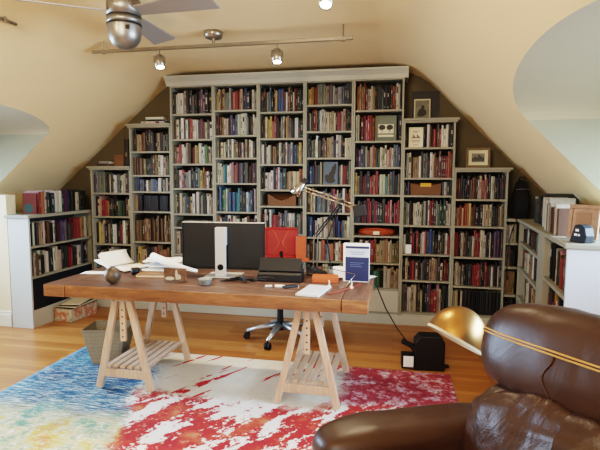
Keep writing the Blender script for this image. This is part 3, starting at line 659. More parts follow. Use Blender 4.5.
# low orange-red woven tray with a tag
r = thing('woven_basket', 'low orange-red woven basket with a pale tag on the rightmost full height bookcase', 'basket', (6 * W + 0.24, 0.12, 0.8775))
n = 16; b = MB(); pts = []
prof = [(0.0, 0.004), (0.17, 0.004), (0.185, 0.03), (0.17, 0.055), (0.12, 0.068), (0.0, 0.075)]
b.lathe(prof, 24, 0, Matrix.Diagonal((1, 0.58, 1, 1))); b.build('woven_body', 'red_weave', r, smooth=True)
MB().box(-0.03, 0.03, -0.112, -0.1085, 0.012, 0.05).build('tag', 'cream_paper', r)
for k in range(2):
    a = [(-0.1 + 0.2 * i / 8 , -0.106 + 0.0008 * (i - 4) ** 2 - 0.004, 0.058 + 0.012 * math.sin(PI * i / 8) - 0.022 * k) for i in range(9)]
    MB().tube(a, 0.005, 6).build('woven_band', 'orange_box', r)
# black thing on the bookshelf in front of books (small white box pair on H)
wb = tag(MB().box(7 * W + 0.045, 7 * W + 0.10, 0.004, 0.02, 0.7105, 0.80).build('note_box', 'paper', bevel=0.002), 'small white box in front of the books, fifth shelf second bookcase from right', 'box')
# backpack and cable on the right counter corner
bp = thing('backpack', 'black fabric backpack slumped on the corner top under the right slope', 'backpack', (4.455, 0.11, 1.0715))
def bag(u, v):
    a = 2 * PI * u; z = 0.36 * v; k = (1 - 0.55 * max(0, v - 0.55) ** 1.3 / 0.45 ** 1.3 * 0.9) * (0.88 + 0.12 * math.sin(PI * min(1, v * 1.4)))
    if v >= 0.999: k = 0.02
    ca, sa = math.cos(a), math.sin(a)
    ex = lambda c: math.copysign(abs(c) ** 0.7, c)
    p = Vector((0.083 * ex(ca) * k, 0.085 * ex(sa) * k, z)); nn = mnoise.noise(p * 14) * 0.008
    return (p.x + ca * nn, p.y + sa * nn, p.z)
MB().grid(bag, 28, 14).build('bag_body', 'black_soft', bp, smooth=True)
MB().tube([(-0.03, -0.02, 0.335), (-0.02, -0.03, 0.385), (0.02, -0.03, 0.385), (0.03, -0.02, 0.335)], 0.006, 6).build('carry_handle', 'black_soft', bp, smooth=True)
q = MB().box(-0.05, 0.05, -0.096, -0.082, 0.06, 0.19); q.build('front_pocket', 'black_soft', bp, bevel=0.006)
MB().tube([(-0.06, -0.085, 0.27), (0, -0.094, 0.275), (0.055, -0.085, 0.27)], 0.003, 6).build('zip', 'steel', bp)
tag(MB().tube([(4.40, -0.013, 1.076), (4.395, -0.02, 1.05), (4.37, -0.022, 0.98), (4.345, -0.02, 0.88), (4.338, -0.018, 0.75), (4.335, -0.016, 0.62), (4.34, -0.016, 0.5)], 0.004, 6).build('cable', 'cord_black', smooth=True), 'thin black cable hanging down the corner shelves from the backpack', 'cable')
# frame seen from its back and tilted black device on the right counter
fr = FR['R']
pf_ = thing('picture_frame', 'tan wooden framed panel standing among books on the right low bookcase', 'picture frame'); pf_.matrix_world = fr @ T(1.62, 0.12, 1.0765) @ Matrix.Rotation(math.radians(48), 4, 'Z') @ rot(-7, 'X')
f = MB()
for a in ((-0.09, 0.09, 0, 0.024), (-0.09, 0.09, 0.182, 0.206), (-0.09, -0.066, 0.024, 0.182), (0.066, 0.09, 0.024, 0.182)): f.box(a[0], a[1], 0, 0.018, a[2], a[3])
f.build('frame', 'tan_wood', pf_, bevel=0.003)
MB().box(-0.066, 0.066, 0.006, 0.012, 0.024, 0.182).build('panel', 'tan_wood', pf_)
MB().box(-0.045, 0.045, 0.003, 0.006, 0.045, 0.16).build('inner_panel', 'brown_leather_small', pf_, bevel=0.001)
dv = thing('tilted_display', 'small black tilted display with pale markings at the near end of the right counter', 'display'); dv.matrix_world = fr @ T(1.775, 0.062, 1.0725) @ Matrix.Rotation(math.radians(30), 4, 'Z') @ Matrix.Scale(0.85, 4)
sh = [(-0.065, 0), (0.065, 0), (0.075, 0.05), (0.062, 0.1), (0.03, 0.122), (-0.0, 0.122), (-0.025, 0.115)]
MB().prism(sh, 0, 0.07, 'y').build('case', 'black', dv, bevel=0.006)
db = thing('framed_board', 'large dark framed board standing behind books on the right low bookcase', 'picture frame'); db.matrix_world = fr @ T(0.575, 0.22, 1.0765) @ Matrix.Rotation(math.radians(84), 4, 'Z')
f = MB()
for a in ((-0.12, 0.12, 0, 0.02), (-0.12, 0.12, 0.225, 0.245), (-0.12, -0.1, 0.02, 0.225), (0.1, 0.12, 0.02, 0.225)): f.box(a[0], a[1], 0, 0.016, a[2], a[3])
f.build('frame', 'frame_black', db, bevel=0.002)
MB().box(-0.1, 0.1, 0.005, 0.012, 0.02, 0.225).build('board', 'dark_grey', db)
mk = MB()
for (x, z, a, b2) in ((-0.012, 0.075, 0.028, 0.016), (-0.022, 0.045, 0.026, 0.014), (0.012, 0.045, 0.014, 0.014)): mk.box(x, x + a, -0.0012, -0.0004, z, z + b2)
mk.build('markings', 'paper', dv)
MB().tube([(0.02, 0.07, 0.01), (0.035, 0.085, 0.0055), (0.045, 0.105, 0.0055)], 0.004, 6).build('lead', 'cord_black', dv)
# book face at the left counter end: red cover with teal disc
rb = thing('book', 'red book turned face out with a teal disc, near end of the left counter', 'book'); rb.matrix_world = FR['L'] @ T(0.14, 0.10, 1.0876) @ Matrix.Rotation(math.radians(-66), 4, 'Z') @ rot(-4, 'X')
q = MB().box(-0.06, 0.06, 0, 0.003, 0, 0.2).box(-0.06, 0.06, 0.02, 0.023, 0, 0.2).box(0.057, 0.06, 0.003, 0.02, 0, 0.2)
t_ = plain('red_cover', rgb(98, 36, 36), 0.5); q.build('cover', t_, rb)
MB().box(-0.058, 0.057, 0.003, 0.02, 0.003, 0.197).build('pages', 'paper', rb)
q = MB(); blobs(q, [(-0.008, 0.055, 0.042, 0.045)], -0.0006, 0); q.build('printed_disc', plain('teal_print', rgb(36, 72, 74), 0.5), rb)

# ------------------------------------------------------------------ rug
def rugfn(u, v):
    x = 0.75 + 2.97 * u; y = -3.7 + 2.49 * v
    return (x, y, 0.012 + 0.0008 * math.sin(x * 9) * math.sin(y * 7))
rg = MB().grid(rugfn, 40, 34); n0 = len(rg.v)
rg.box(0.75, 3.72, -3.7, -1.21, 0.0005, 0.0105)
tag(rg.build('area_rug', 'rug', smooth=False), 'large abstract rug splashed blue, white and red under the desk', 'rug')
RZ = 0.0132

# ------------------------------------------------------------------ desk top and trestles
Z0, Z1 = 0.672, 0.75
desk = thing('desk', 'long thick reddish timber desk top with breadboard ends resting on two trestles', 'desk', (2.13, -1.72, Z0))
DX, DY = 1.035, 0.375
def slab(x0, x1, y0, y1, top, name):
    b = MB().box(x0, x1, y0, y1, 0, Z1 - Z0)
    b.m = [1, 0, 1, 1, 1, 1]
    return b.build(name, [top, 'desk_edge'], desk, bevel=0.004)
yb = [-DY, -0.22, -0.02, 0.17, DY]
for a, b in zip(yb, yb[1:]): slab(-DX + 0.15, DX - 0.15, a + 0.001, b - 0.001, 'desk', 'plank')
slab(-DX, -DX + 0.147, -DY - 0.004, DY, 'desk_end', 'breadboard_end'); slab(DX - 0.147, DX, -DY - 0.004, DY, 'desk_end', 'breadboard_end')

def make_trestle(x, y, label):
    r = thing('trestle', label, 'trestle', (x, y, RZ), 0, 'trestles under the desk')
    TZ = Z0 - RZ - 0.001
    for sy in (-0.285, 0.285):
        for s in (-1, 1):
            MB().bar((s * 0.19, sy, 0.008), (s * 0.05, sy, 0.612), 0.042, 0.034).build('leg', 'pine_up', r, bevel=0.003)
        MB().box(-0.16, 0.16, sy - 0.012, sy + 0.012, 0.085, 0.14).build('cross_rail', 'pine', r, bevel=0.002)
        MB().box(-0.05, 0.05, sy - 0.016, sy + 0.016, 0.608, 0.645).build('head_block', 'pine', r, bevel=0.002)
        h = MB().box(-0.019, 0.019, sy - 0.011, sy + 0.011, 0.34, TZ - 0.05)
        for k in range(5): h.lathe([(0.006, 0), (0.006, 0.001), (0, 0.001)], 10, 1, T(0, sy - 0.0112, 0.37 + 0.045 * k) @ rot(90, 'X'))
        h.build('height_post', ['pine_up', 'ink'], r)
    MB().box(-0.06, 0.06, -0.31, 0.31, TZ - 0.012, TZ).build('top_beam', 'pine', r, bevel=0.003)
    for k in range(6):
        xx = -0.135 + 0.054 * k
        MB().box(xx - 0.019, xx + 0.019, -0.272, 0.272, 0.141, 0.157).build('slat', 'pine', r, bevel=0.002)
    return r
tr = make_trestle(1.55, -1.645, 'pale wooden trestle with slatted shelf under the left end of the desk')
copy_tree(tr, (2.787, -1.63, RZ), None, 'pale wooden trestle with slatted shelf under the right end of the desk')

# ------------------------------------------------------------------ desk things
D0 = Z1 + 0.0008
mon = thing('monitor', 'large dark backed monitor with a pale aluminium stand, seen from behind', 'monitor', (2.13, -1.60, D0), math.radians(4))
MB().box(-0.29, 0.285, 0.0, 0.012, 0.055, 0.372).build('back_panel', 'dark_grey', mon, bevel=0.004)
e = MB()
for a in ((-0.297, 0.292, 0.372, 0.377), (-0.297, 0.292, 0.047, 0.055), (-0.297, -0.29, 0.055, 0.372), (0.285, 0.292, 0.055, 0.372)): e.box(a[0], a[1], -0.004, 0.036, a[2], a[3])
e.m = ['x']; e.m = [0] * 6 + [1] * 18; e.build('bezel', ['alu', 'dark_grey'], mon, bevel=0.002)
MB().box(-0.289, 0.284, 0.0125, 0.03, 0.056, 0.371).build('screen', 'black_gloss', mon)
st = MB().box(-0.043, 0.032, -0.052, -0.03, 0.006, 0.345).box(-0.043, 0.032, -0.0298, -0.0045, 0.22, 0.345); st.build('stand_column', 'alu', mon, bevel=0.004)
MB().box(-0.115, 0.125, -0.085, 0.10, 0.0, 0.008).build('stand_base', 'alu', mon, bevel=0.003)
MB().lathe([(0.022, 0), (0.022, 0.002), (0.017, 0.002), (0.017, 0)], 16, 0, T(-0.005, -0.0525, 0.07) @ rot(90, 'X')).build('cable_hole', 'black', mon)
sc = thing('document_scanner', 'black desktop scanner with its lid raised, right of the monitor', 'scanner', (2.56, -1.715, D0), math.radians(3))
MB().prism([(0, 0), (0.13, 0), (0.13, 0.07), (0.09, 0.078), (0, 0.05)], -0.148, 0.148, 'x').build('scanner_body', 'black', sc, bevel=0.005)
MB().box(-0.142, 0.142, -0.006, 0.012, 0.0, 0.092, 0, None, T(0, 0.035, 0.064) @ rot(-22, 'X')).build('feeder_lid', 'black', sc, bevel=0.003)
MB().box(-0.142, 0.142, -0.0075, -0.0065, 0.086, 0.09, 0, None, T(0, 0.035, 0.064) @ rot(-22, 'X')).build('lid_edge', 'dark_grey', sc)

def sheet(name, label, cat, x, y, z, w, d, rz, mat='paper', curl=0.03, seed=0, group=None, lift=0.0):
    def fn(u, v):
        p = Vector((u * 3 + seed, v * 3, seed * 1.7)); h = (mnoise.noise(p) * 0.5 + 0.5) * curl
        return ((u - 0.5) * w, (v - 0.5) * d, h + lift * u * u)
    o = MB().grid(fn, 16, 12).build(name, mat, smooth=True, solid=0.0012); o.location = (x, y, z); o.rotation_euler = (0, 0, rz)
    return tag(o, label, cat, group)
pg = 'loose white papers heaped on the left of the desk'
sheet('paper_sheet', 'crumpled white paper lowest in the heap left of the monitor', 'paper', 1.66, -1.50, D0 + 0.003, 0.32, 0.22, 0.12, curl=0.025, seed=1, group=pg)
sheet('paper_sheet', 'white sheet with a raised curl in the paper heap', 'paper', 1.66, -1.49, D0 + 0.032, 0.30, 0.2, -0.1, curl=0.03, seed=2, group=pg)
sheet('paper_sheet', 'topmost bright white sheet of the paper heap', 'paper', 1.62, -1.47, D0 + 0.066, 0.28, 0.2, 0.3, curl=0.02, seed=3, group=pg)
tag(MB().tube([(1.60, -1.615, D0 + 0.125), (1.76, -1.665, D0 + 0.085), (1.88, -1.69, D0 + 0.06), (1.98, -1.705, D0 + 0.048)], [0.026, 0.026, 0.018, 0.010], 14).build('paper_roll', 'paper', smooth=True), 'long loosely rolled white paper running toward the monitor', 'paper roll')
ob = thing('open_book', 'open white paged book with lifted leaves on the desk\'s left end', 'book', (1.285, -1.50, D0), -0.35)
for s, l in ((-1, 0.0), (1, 1.0)):
    def pgfn(u, v, s=s, l=l):
        x = s * 0.17 * u; z = 0.004 + 0.035 * math.sin(min(1, u * 2.2) * PI * 0.5) * (1 - u * 0.7) + (0.0 if s > 0 else 0.05 * u * u)
        return (x, (v - 0.5) * 0.23, z)
    MB().grid(pgfn, 12, 4).build('page_block', 'paper', ob, smooth=True, solid=0.006)
for k, (a, b) in enumerate(((30, 0.15), (22, 0.16), (12, 0.16))):
    def lf(u, v, a=a, b=b, k=k):
        th = math.radians(180 - a - 25 * u); return (b * u * math.cos(th) - 0.002 * k, (v - 0.5) * 0.22, 0.036 + b * u * math.sin(th) * 0.75)
    MB().grid(lf, 10, 4).build('leaf', 'paper', ob, smooth=True, solid=0.001)
sheet('paper_sheet', 'white sheet lying flat beneath the open book\'s edge', 'paper', 1.21, -1.70, D0 + 0.001, 0.2, 0.1, 0.15, curl=0.004, seed=5, group=pg)
nb = thing('notebook', 'tan covered notebook beneath the white paper heap', 'notebook', (1.66, -1.70, D0), 0.15)
MB().box(-0.11, 0.11, -0.07, 0.07, 0.0, 0.004).box(-0.11, 0.11, -0.07, 0.07, 0.016, 0.02).build('cover', 'brown_leather_small', nb)
MB().box(-0.107, 0.107, -0.067, 0.067, 0.004, 0.016).build('pages', 'cream_paper', nb)
cp = thing('cup', 'small dark cup beside the paper heap', 'cup', (1.50, -1.68, D0))
MB().lathe([(0, 0), (0.026, 0), (0.031, 0.045), (0.028, 0.045), (0.024, 0.006), (0, 0.006)], 20, closed=True).build('cup_body', 'black', cp, smooth=True)
MB().tube([(0.029, 0, 0.036), (0.045, 0, 0.034), (0.046, 0, 0.016), (0.0275, 0, 0.012)], 0.004, 6).build('cup_handle', 'black', cp, smooth=True)
bl = tag(MB().lathe([(0.0, 0.0), (0.018, 0.001)] + [(0.046 * math.sin(a), 0.046 - 0.046 * math.cos(a)) for a in [0.45 + 2.6 * i / 12 for i in range(13)]] + [(0, 0.092)], 26).build('round_paperweight', 'ball', smooth=True), 'round mottled brown paperweight at the front left of the desk', 'paperweight'); bl.location = (1.515, -1.98, D0); bl.scale = (1.15, 1.15, 1.15)
MB().lathe([(0, 0), (0.012, 0), (0.014, 0.006), (0, 0.008)], 14, 0, T(0, 0, 0.09)).build('finial', 'steel', bl)
gp = thing('photo_block', 'clear acrylic block holding a brown photo at the front of the desk', 'photo frame', (1.885, -1.85, D0), 0.1)
MB().box(-0.078, 0.078, 0.0, 0.004, 0, 0.09).build('acrylic_front', 'glass', gp)
MB().box(-0.076, 0.076, 0.0045, 0.0065, 0.002, 0.088).build('photo', 'brown_photo', gp)
q = MB(); blobs(q, [(0.01, 0.045, 0.009, 0.035), (0.025, 0.03, 0.016, 0.018), (-0.035, 0.02, 0.03, 0.012)], 0.0044, 0); q.build('pale_figure', 'cream_paper', gp)
MB().box(-0.078, 0.078, 0.007, 0.03, 0, 0.005).build('foot', 'glass', gp)
bw = tag(MB().lathe([(0, 0.0), (0.03, 0.0), (0.034, 0.006), (0.045, 0.035), (0.047, 0.038), (0.043, 0.038), (0.03, 0.012), (0, 0.01)], 24, closed=True).build('small_bowl', 'bowl', smooth=True), 'small pale speckled bowl in front of the monitor', 'bowl'); bw.location = (2.115, -1.89, D0)
MB().lathe([(0, 0.022), (0.034, 0.022), (0.034, 0.023), (0, 0.024)], 20, closed=True).build('contents', 'black', bw)
# white and blue boxed book
wbk = thing('book', 'large white and navy book standing upright at the right of the desk', 'book', (3.055, -1.60, D0), math.radians(-2))
MB().box(-0.085, 0.085, 0, 0.004, 0, 0.252).box(-0.085, 0.085, 0.05, 0.054, 0, 0.252).box(-0.085, -0.081, 0.004, 0.05, 0, 0.252).build('cover', 'paper', wbk, bevel=0.001)
MB().box(-0.081, 0.082, 0.004, 0.05, 0.003, 0.249).build('pages', 'paper', wbk)
q = MB().box(-0.07, 0.0855, -0.001, -0.0004, 0.005, 0.165).box(-0.07, 0.0855, -0.001, -0.0004, 0.222, 0.238); q.build('navy_print', 'navy_print', wbk)
q = MB().box(-0.07, 0.0855, -0.001, -0.0004, 0.165, 0.222); q.build('pale_band', 'pale_print', wbk)
q = MB()
for (x0, x1, z) in ((-0.04, 0.06, 0.196), (-0.03, 0.05, 0.182)): q.box(x0, x1, -0.0016, -0.001, z, z + 0.006)
q.build('title_lines', plain('blue_grey_print', rgb(120, 136, 170), 0.5), wbk)
q = MB()
for (x0, x1, z) in ((-0.04, 0.05, 0.125), (-0.04, 0.03, 0.112), (-0.04, 0.04, 0.1)): q.box(x0, x1, -0.0016, -0.001, z, z + 0.004)
q.build('author_lines', plain('dim_blue_print', rgb(86, 104, 150), 0.5), wbk)
og = thing('card_box', 'flat orange card box left of the upright white and navy book', 'box', (2.855, -1.62, D0), 0.12)
MB().box(-0.085, 0.085, -0.055, 0.055, 0, 0.03).build('tray', 'orange_box', og, bevel=0.002)
MB().box(-0.087, 0.087, -0.057, 0.057, 0.012, 0.036).build('lid', 'orange_box', og, bevel=0.002)
np_ = thing('notepad', 'white notepad at the front right edge of the desk', 'notepad', (2.83, -1.93, D0), -0.14)
MB().box(-0.07, 0.07, -0.135, 0.135, 0, 0.008).build('pages', 'paper', np_)
MB().box(-0.07, 0.07, -0.135, 0.135, 0.0082, 0.0095).build('cover_sheet', 'pale_print', np_)
g = 'loose papers on the right of the desk'
sheet('paper_sheet', 'white paper sheets behind the black scanner', 'paper', 2.63, -1.50, D0 + 0.002, 0.10, 0.12, 0.3, curl=0.02, seed=8, group=g, lift=0.03)
sheet('paper_sheet', 'white paper behind the orange card box', 'paper', 2.985, -1.48, D0 + 0.002, 0.22, 0.12, 0.1, curl=0.02, seed=9, group=g)
sheet('paper_sheet', 'white paper pile beneath the edge of the navy book at desk right', 'paper', 3.10, -1.48, D0 + 0.002, 0.11, 0.18, -0.5, curl=0.012, seed=10, group=g)
tn = thing('tissue_packet', 'white folded packet behind the orange card box', 'packet', (2.935, -1.385, D0))
MB().box(-0.06, 0.06, -0.02, 0.02, 0.0, 0.06).build('packet_body', 'paper', tn, bevel=0.008)
MB().grid(lambda u, v: ((u - .5) * .05, (v - .5) * .02, .0605 + .014 * math.sin(PI * u) * (1 - v * .4)), 8, 3).build('pulled_tissue', 'paper', tn, smooth=True)
rs = tag(MB().tube([(2.80, -1.50, D0 + 0.075), (3.055, -1.70, D0 + 0.072), (3.06, -1.72, D0 + 0.068), (3.03, -1.77, D0 + 0.035), (3.0, -1.80, D0 + 0.003), (2.97, -1.795, D0 + 0.003)], 0.0025, 6).build('wire_holder', 'chrome', smooth=True), 'thin bent metal wire holder in front of the navy book', 'wire holder')
for i, (x, y) in enumerate(((2.905, -1.80), (3.045, -1.80))):
    e = thing('cord_clip', ('pale cord clip on the desk left of the reddish cord', 'pale cord clip on the desk right of the reddish cord')[i], 'clip', (x, y, D0), 0.3, 'pale clips on the cord')
    MB().box(-0.009, 0.009, -0.012, 0.012, 0, 0.012).build('clip_base', 'cream_paper', e, bevel=0.002)
    MB().tube([(0, 0, 0.012), (0.002, 0, 0.035), (-0.002, 0, 0.045)], 0.004, 8).build('clip_pin', 'cream_paper', e)
tag(MB().tube([(3.10, -1.66, D0 + 0.004), (3.065, -1.76, D0 + 0.004), (3.01, -1.86, D0 + 0.004), (2.975, -1.93, D0 + 0.004), (2.93, -2.0, D0 + 0.004)], 0.004, 6).build('cord', 'cord_red', smooth=True), 'reddish cord curving over the desk in front of the navy book', 'cord')
cg = 'dark cables tangled in front of the monitor'
random.seed(3)
for k in range(6):
    x0 = 2.2 + 0.03 * k; pts = []
    for i in range(9):
        pts.append((x0 - 0.04 + i * 0.03 * (1 if k % 2 else 0.8), -1.755 - 0.03 * math.sin(i * 0.9 + k) - 0.012 * k, D0 + 0.004 + 0.0078 * k))
    tag(MB().tube(pts, 0.0038, 6).build('cable', 'cord_black', smooth=True), ('dark cable looping on the desk between the bowl and the scanner'), 'cable', cg)
for i, (x, y, w_, d_, m_, lb) in enumerate(((2.60, -1.86, 0.03, 0.016, 'paper', 'white plug lying in front of the scanner'), (2.53, -1.87, 0.022, 0.014, 'alu', 'tiny silver adapter in front of the scanner'), (2.665, -1.85, 0.05, 0.02, 'black', 'black memory stick in front of the scanner'))):
    e = thing('usb_plug', lb, 'plug', (x, y, D0), 0.4 * i)
    MB().box(-w_, w_, -d_, d_, 0, 0.012).build('plug_body', m_, e, bevel=0.003); MB().box(w_, w_ + 0.014, -0.006, 0.006, 0.003, 0.009).build('plug_tip', 'chrome', e)
# architect lamp
dl = thing('desk_lamp', 'spring arm desk lamp of thin metal bars with a small head', 'lamp', (2.76, -1.40, D0))
MB().lathe([(0, 0), (0.075, 0), (0.078, 0.008), (0.07, 0.018), (0.015, 0.022), (0.012, 0.05), (0, 0.05)], 24).build('base', 'dark_grey', dl, smooth=False)
def P(x, z, y=0): return (x - 2.76, y, z - D0)
for s in (-0.012, 0.012):
    MB().tube([P(2.748 + s, 0.80, s), P(2.752 + s, 1.03, s)], 0.005, 8).build('upright', 'steel', dl)
    MB().tube([P(2.752, 1.03 - s, s), P(2.935, 1.268 - s, s)], 0.0055, 8).build('lower_arm', 'dark_grey', dl)
    MB().tube([P(3.06, 1.22 + s, s), P(2.935, 1.27 + s, s), P(2.645, 1.365 + s, s)], 0.006, 8).build('upper_arm', 'steel', dl)
MB().tube([P(2.86, 0.79, 0.02), P(2.83, 1.0, 0.02), P(2.925, 1.262, 0.02)], 0.005, 8).build('brace', 'dark_grey', dl)
MB().lathe([(0.018, -0.014), (0.018, 0.014)], 14, 0, T(*P(2.935, 1.268)) @ rot(90, 'X')).build('joint', 'black', dl)
MB().box(-0.045, 0.045, -0.03, 0.03, -0.04, 0.04, 0, None, T(*P(3.062, 1.212)) @ rot(-12, 'Y')).build('counterweight', 'black', dl, bevel=0.006)
hm = T(*P(2.63, 1.36)) @ rot(38, 'Y')
MB().lathe([(0.016, 0.05), (0.024, 0.03), (0.034, 0.0), (0.048, -0.05), (0.045, -0.05), (0.03, 0.0), (0.0, 0.028)], 20, 0, hm, closed=True).build('lamp_head', 'chrome', dl, smooth=True)
MB().box(-0.02, 0.02, -0.018, 0.018, 0.05, 0.085, 0, None, hm).build('head_socket', 'black', dl, bevel=0.004)
# cord down to the black machine
tag(MB().tube([(3.172, -1.38, 0.70), (3.19, -1.36, 0.66), (3.25, -1.30, 0.5), (3.33, -1.22, 0.34), (3.42, -1.11, 0.19), (3.49, -1.045, 0.06), (3.53, -1.03, 0.02)], 0.0045, 6).build('power_cord', 'cord_black', smooth=True), 'black power cord sagging from the desk\'s right end to the black machine', 'cord')

# ------------------------------------------------------------------ floor things
# black machine with white panelled tray
bm_ = thing('floor_machine', 'squat black machine with a white fronted tray on the floor beside the rug', 'machine', (3.575, -1.12, 0.001), math.radians(4))
MB().prism([(-0.11, 0), (0.11, 0), (0.11, 0.22), (0.07, 0.262), (-0.07, 0.262), (-0.11, 0.215)], -0.03, 0.1, 'y').build('housing', 'black', bm_, bevel=0.008)
MB().box(-0.205, -0.112, -0.03, 0.06, 0.012, 0.115).build('tray', 'black', bm_, bevel=0.004)
MB().box(-0.192, -0.118, -0.0325, -0.0305, 0.025, 0.108).build('white_panel', 'paper', bm_)
MB().bar((-0.205, 0.0, 0.215), (-0.10, 0.0, 0.165), 0.03, 0.05).build('arm', 'black', bm_, bevel=0.004)
MB().box(0.111, 0.15, 0.02, 0.05, 0.012, 0.03).build('side_lug', 'black', bm_)
# waste basket
ws = thing('waste_basket', 'square grey woven wire waste basket behind the left trestle', 'basket', (1.135, -1.46, RZ), math.radians(12))
def wbk_fn(u, v):
    s = 4 * u; k = int(s) % 4; f_ = s - int(s); hw = 0.105 + 0.055 * v
    c_ = [(-1, -1), (1, -1), (1, 1), (-1, 1)]; a, b = c_[k], c_[(k + 1) % 4]
    return ((a[0] + (b[0] - a[0]) * f_) * hw, (a[1] + (b[1] - a[1]) * f_) * hw * 0.8, 0.27 * v + 0.001)
MB().grid(wbk_fn, 48, 20).build('mesh_side', 'wicker', ws, solid=0.004)
q = MB().tube([wbk_fn(i / 4 + 0.0, 1) for i in range(4)] + [wbk_fn(0, 1)], 0.006, 6); q.build('rim', 'steel', ws)
MB().box(-0.104, 0.104, -0.083, 0.083, 0.001, 0.006).build('floor_plate', 'wicker', ws)
q = MB()
for k in range(1, 9):
    v_ = k / 9; q.tube([wbk_fn(i / 4, v_) for i in range(4)] + [wbk_fn(0, v_)], 0.0035, 5)
for k in range(32): q.tube([wbk_fn(k / 32, 0), wbk_fn(k / 32, 1)], 0.0025, 5)
q.build('wire_grid', 'steel', ws)
# stack of boxes/newspapers against the left low bookcase
mats_ = [('magazine_file', 'patterned', 0.0), ]
pbm = NT('patterned_box_print'); v = pbm.pos(); vo = pbm.node('ShaderNodeTexVoronoi'); pbm.L(v, vo.inputs['Vector']); vo.inputs['Scale'].default_value = 16
hs_ = pbm.ramp(pbm.noise(v, 14, 2), [(0.3, rgb(120, 120, 108)), (0.45, rgb(196, 186, 160)), (0.6, rgb(176, 96, 66)), (0.75, rgb(214, 204, 180))]); pbm.set(hs_, 0.7); M['patterned'] = pbm.m
bx = thing('storage_box', 'patterned low storage box on the floor beside the left low bookcase', 'box', (0.075, -0.42, 0.001), PI / 2 - 0.08)
MB().box(-0.19, 0.19, -0.10, 0.10, 0, 0.125).build('box_body', 'patterned', bx, bevel=0.003)
MB().box(-0.193, 0.193, -0.103, 0.103, 0.095, 0.13).build('lid', 'patterned', bx, bevel=0.003)
for i, (z, w_, d_, m_, lb) in enumerate(((0.132, 0.36, 0.2, 'dark_grey', 'dark magazine directly on the patterned box'), (0.142, 0.34, 0.21, 'cream_paper', 'cream newspaper in the pile on the patterned box'), (0.153, 0.33, 0.2, 'dark_grey', 'dark folded newspaper high in the pile on the patterned box'), (0.163, 0.3, 0.19, 'cream_paper', 'topmost pale newspaper on the patterned box'))):
    e = thing('newspaper', lb, 'newspaper', (0.085, -0.42, z), PI / 2 + 0.1 * (i - 1), 'papers piled on the patterned box')
    MB().box(-w_ / 2, w_ / 2, -d_ / 2, d_ / 2, 0.0005, 0.0045).build('lower_fold', m_, e); MB().box(-w_ / 2 + 0.01, w_ / 2, -d_ / 2, d_ / 2 - 0.006, 0.005, 0.0088).build('upper_fold', m_, e, bevel=0.001)

# ------------------------------------------------------------------ office chair
oc = thing('office_chair', 'swivel office chair with a red mesh back and silver star base behind the desk', 'chair', (2.31, -0.66, 0.0), math.radians(8))
for k in range(5):
    a = math.radians(-105 + 72 * k); ca, sa = math.cos(a), math.sin(a)
    MB().tube([(0.03 * ca, 0.03 * sa, 0.13), (0.16 * ca, 0.16 * sa, 0.11), (0.3 * ca, 0.3 * sa, 0.075)], [0.03, 0.023, 0.015], 10).build('base_arm', 'silver', oc, smooth=True)
    cs = MB()
    for s in (-1, 1): cs.lathe([(0.0, -0.01), (0.027, -0.01), (0.03, -0.006), (0.03, 0.006), (0.027, 0.01), (0, 0.01)], 16, 0, T(0.3 * ca - sa * 0.015 * s, 0.3 * sa + ca * 0.015 * s, 0.0305) @ Matrix.Rotation(a, 4, 'Z') @ rot(90, 'X'), closed=True)
    cs.lathe([(0.008, 0.03), (0.008, 0.08)], 8, 0, T(0.3 * ca, 0.3 * sa, 0)); cs.build('caster', 'black', oc)
MB().lathe([(0.045, 0.09), (0.045, 0.15), (0.028, 0.16), (0.028, 0.28), (0.018, 0.28), (0.018, 0.4)], 18).build('gas_column', 'black', oc)
def cushion(mb, cx_, cy_, cz_, sx, sy, sz, p=4.0, nu=28, nv=16, amp=0.0, fr=6.0, seed=0, mx=None, mat=0):
    def fn(u, v):
        a = 2 * PI * u; b = PI * (v - 0.5)
        e = lambda c, q: math.copysign(abs(c) ** (2.0 / q), c)
        x = sx * e(math.cos(b), p) * e(math.cos(a), p); y = sy * e(math.cos(b), p) * e(math.sin(a), p); z = sz * e(math.sin(b), p)
        P_ = Vector((x, y, z)); n_ = P_.normalized() if P_.length > 0 else Vector((0, 0, 1))
        if amp:
            k = mnoise.noise(P_ * fr + Vector((seed, seed, seed))) + 0.5 * mnoise.noise(P_ * fr * 2.3 + Vector((seed, 0, 0)))
            P_ = P_ + n_ * amp * k
        P_ = P_ + Vector((cx_, cy_, cz_))
        return tuple(mx @ P_) if mx is not None else tuple(P_)
    return mb.grid(fn, nu, nv, mat)
cushion(MB(), 0, -0.02, 0.44, 0.24, 0.24, 0.045).build('seat', 'black_soft', oc, smooth=True)
MB().box(-0.12, 0.12, -0.12, 0.12, 0.36, 0.398).build('seat_mechanism', 'black', oc, bevel=0.01)
bkm = T(-0.03, 0.24, 0.0) @ rot(-8, 'X')
def bfn(u, v): x = (u - .5) * .30; return tuple(bkm @ Vector((x, 0.02 - 0.35 * x * x * 4 * 0.3, 0.70 + 0.27 * v)))
MB().grid(bfn, 12, 10).build('back_mesh', 'red_mesh', oc, smooth=True, solid=0.008)
q = MB().tube([bfn(i / 12, 0) for i in range(13)], 0.014, 8); q.tube([bfn(i / 12, 1) for i in range(13)], 0.012, 8)
for u in (0, 1): q.tube([bfn(u, i / 8) for i in range(9)], 0.012, 8)
q.build('back_frame', 'red_mesh', oc, smooth=True)
q = MB().tube([bfn(0.25, 0.1), bfn(0.45, 0.5), bfn(0.25, 0.95)], 0.006, 6).tube([bfn(0.75, 0.1), bfn(0.55, 0.5), bfn(0.75, 0.95)], 0.006, 6); q.build('back_strut', 'orange_mesh', oc, smooth=True)
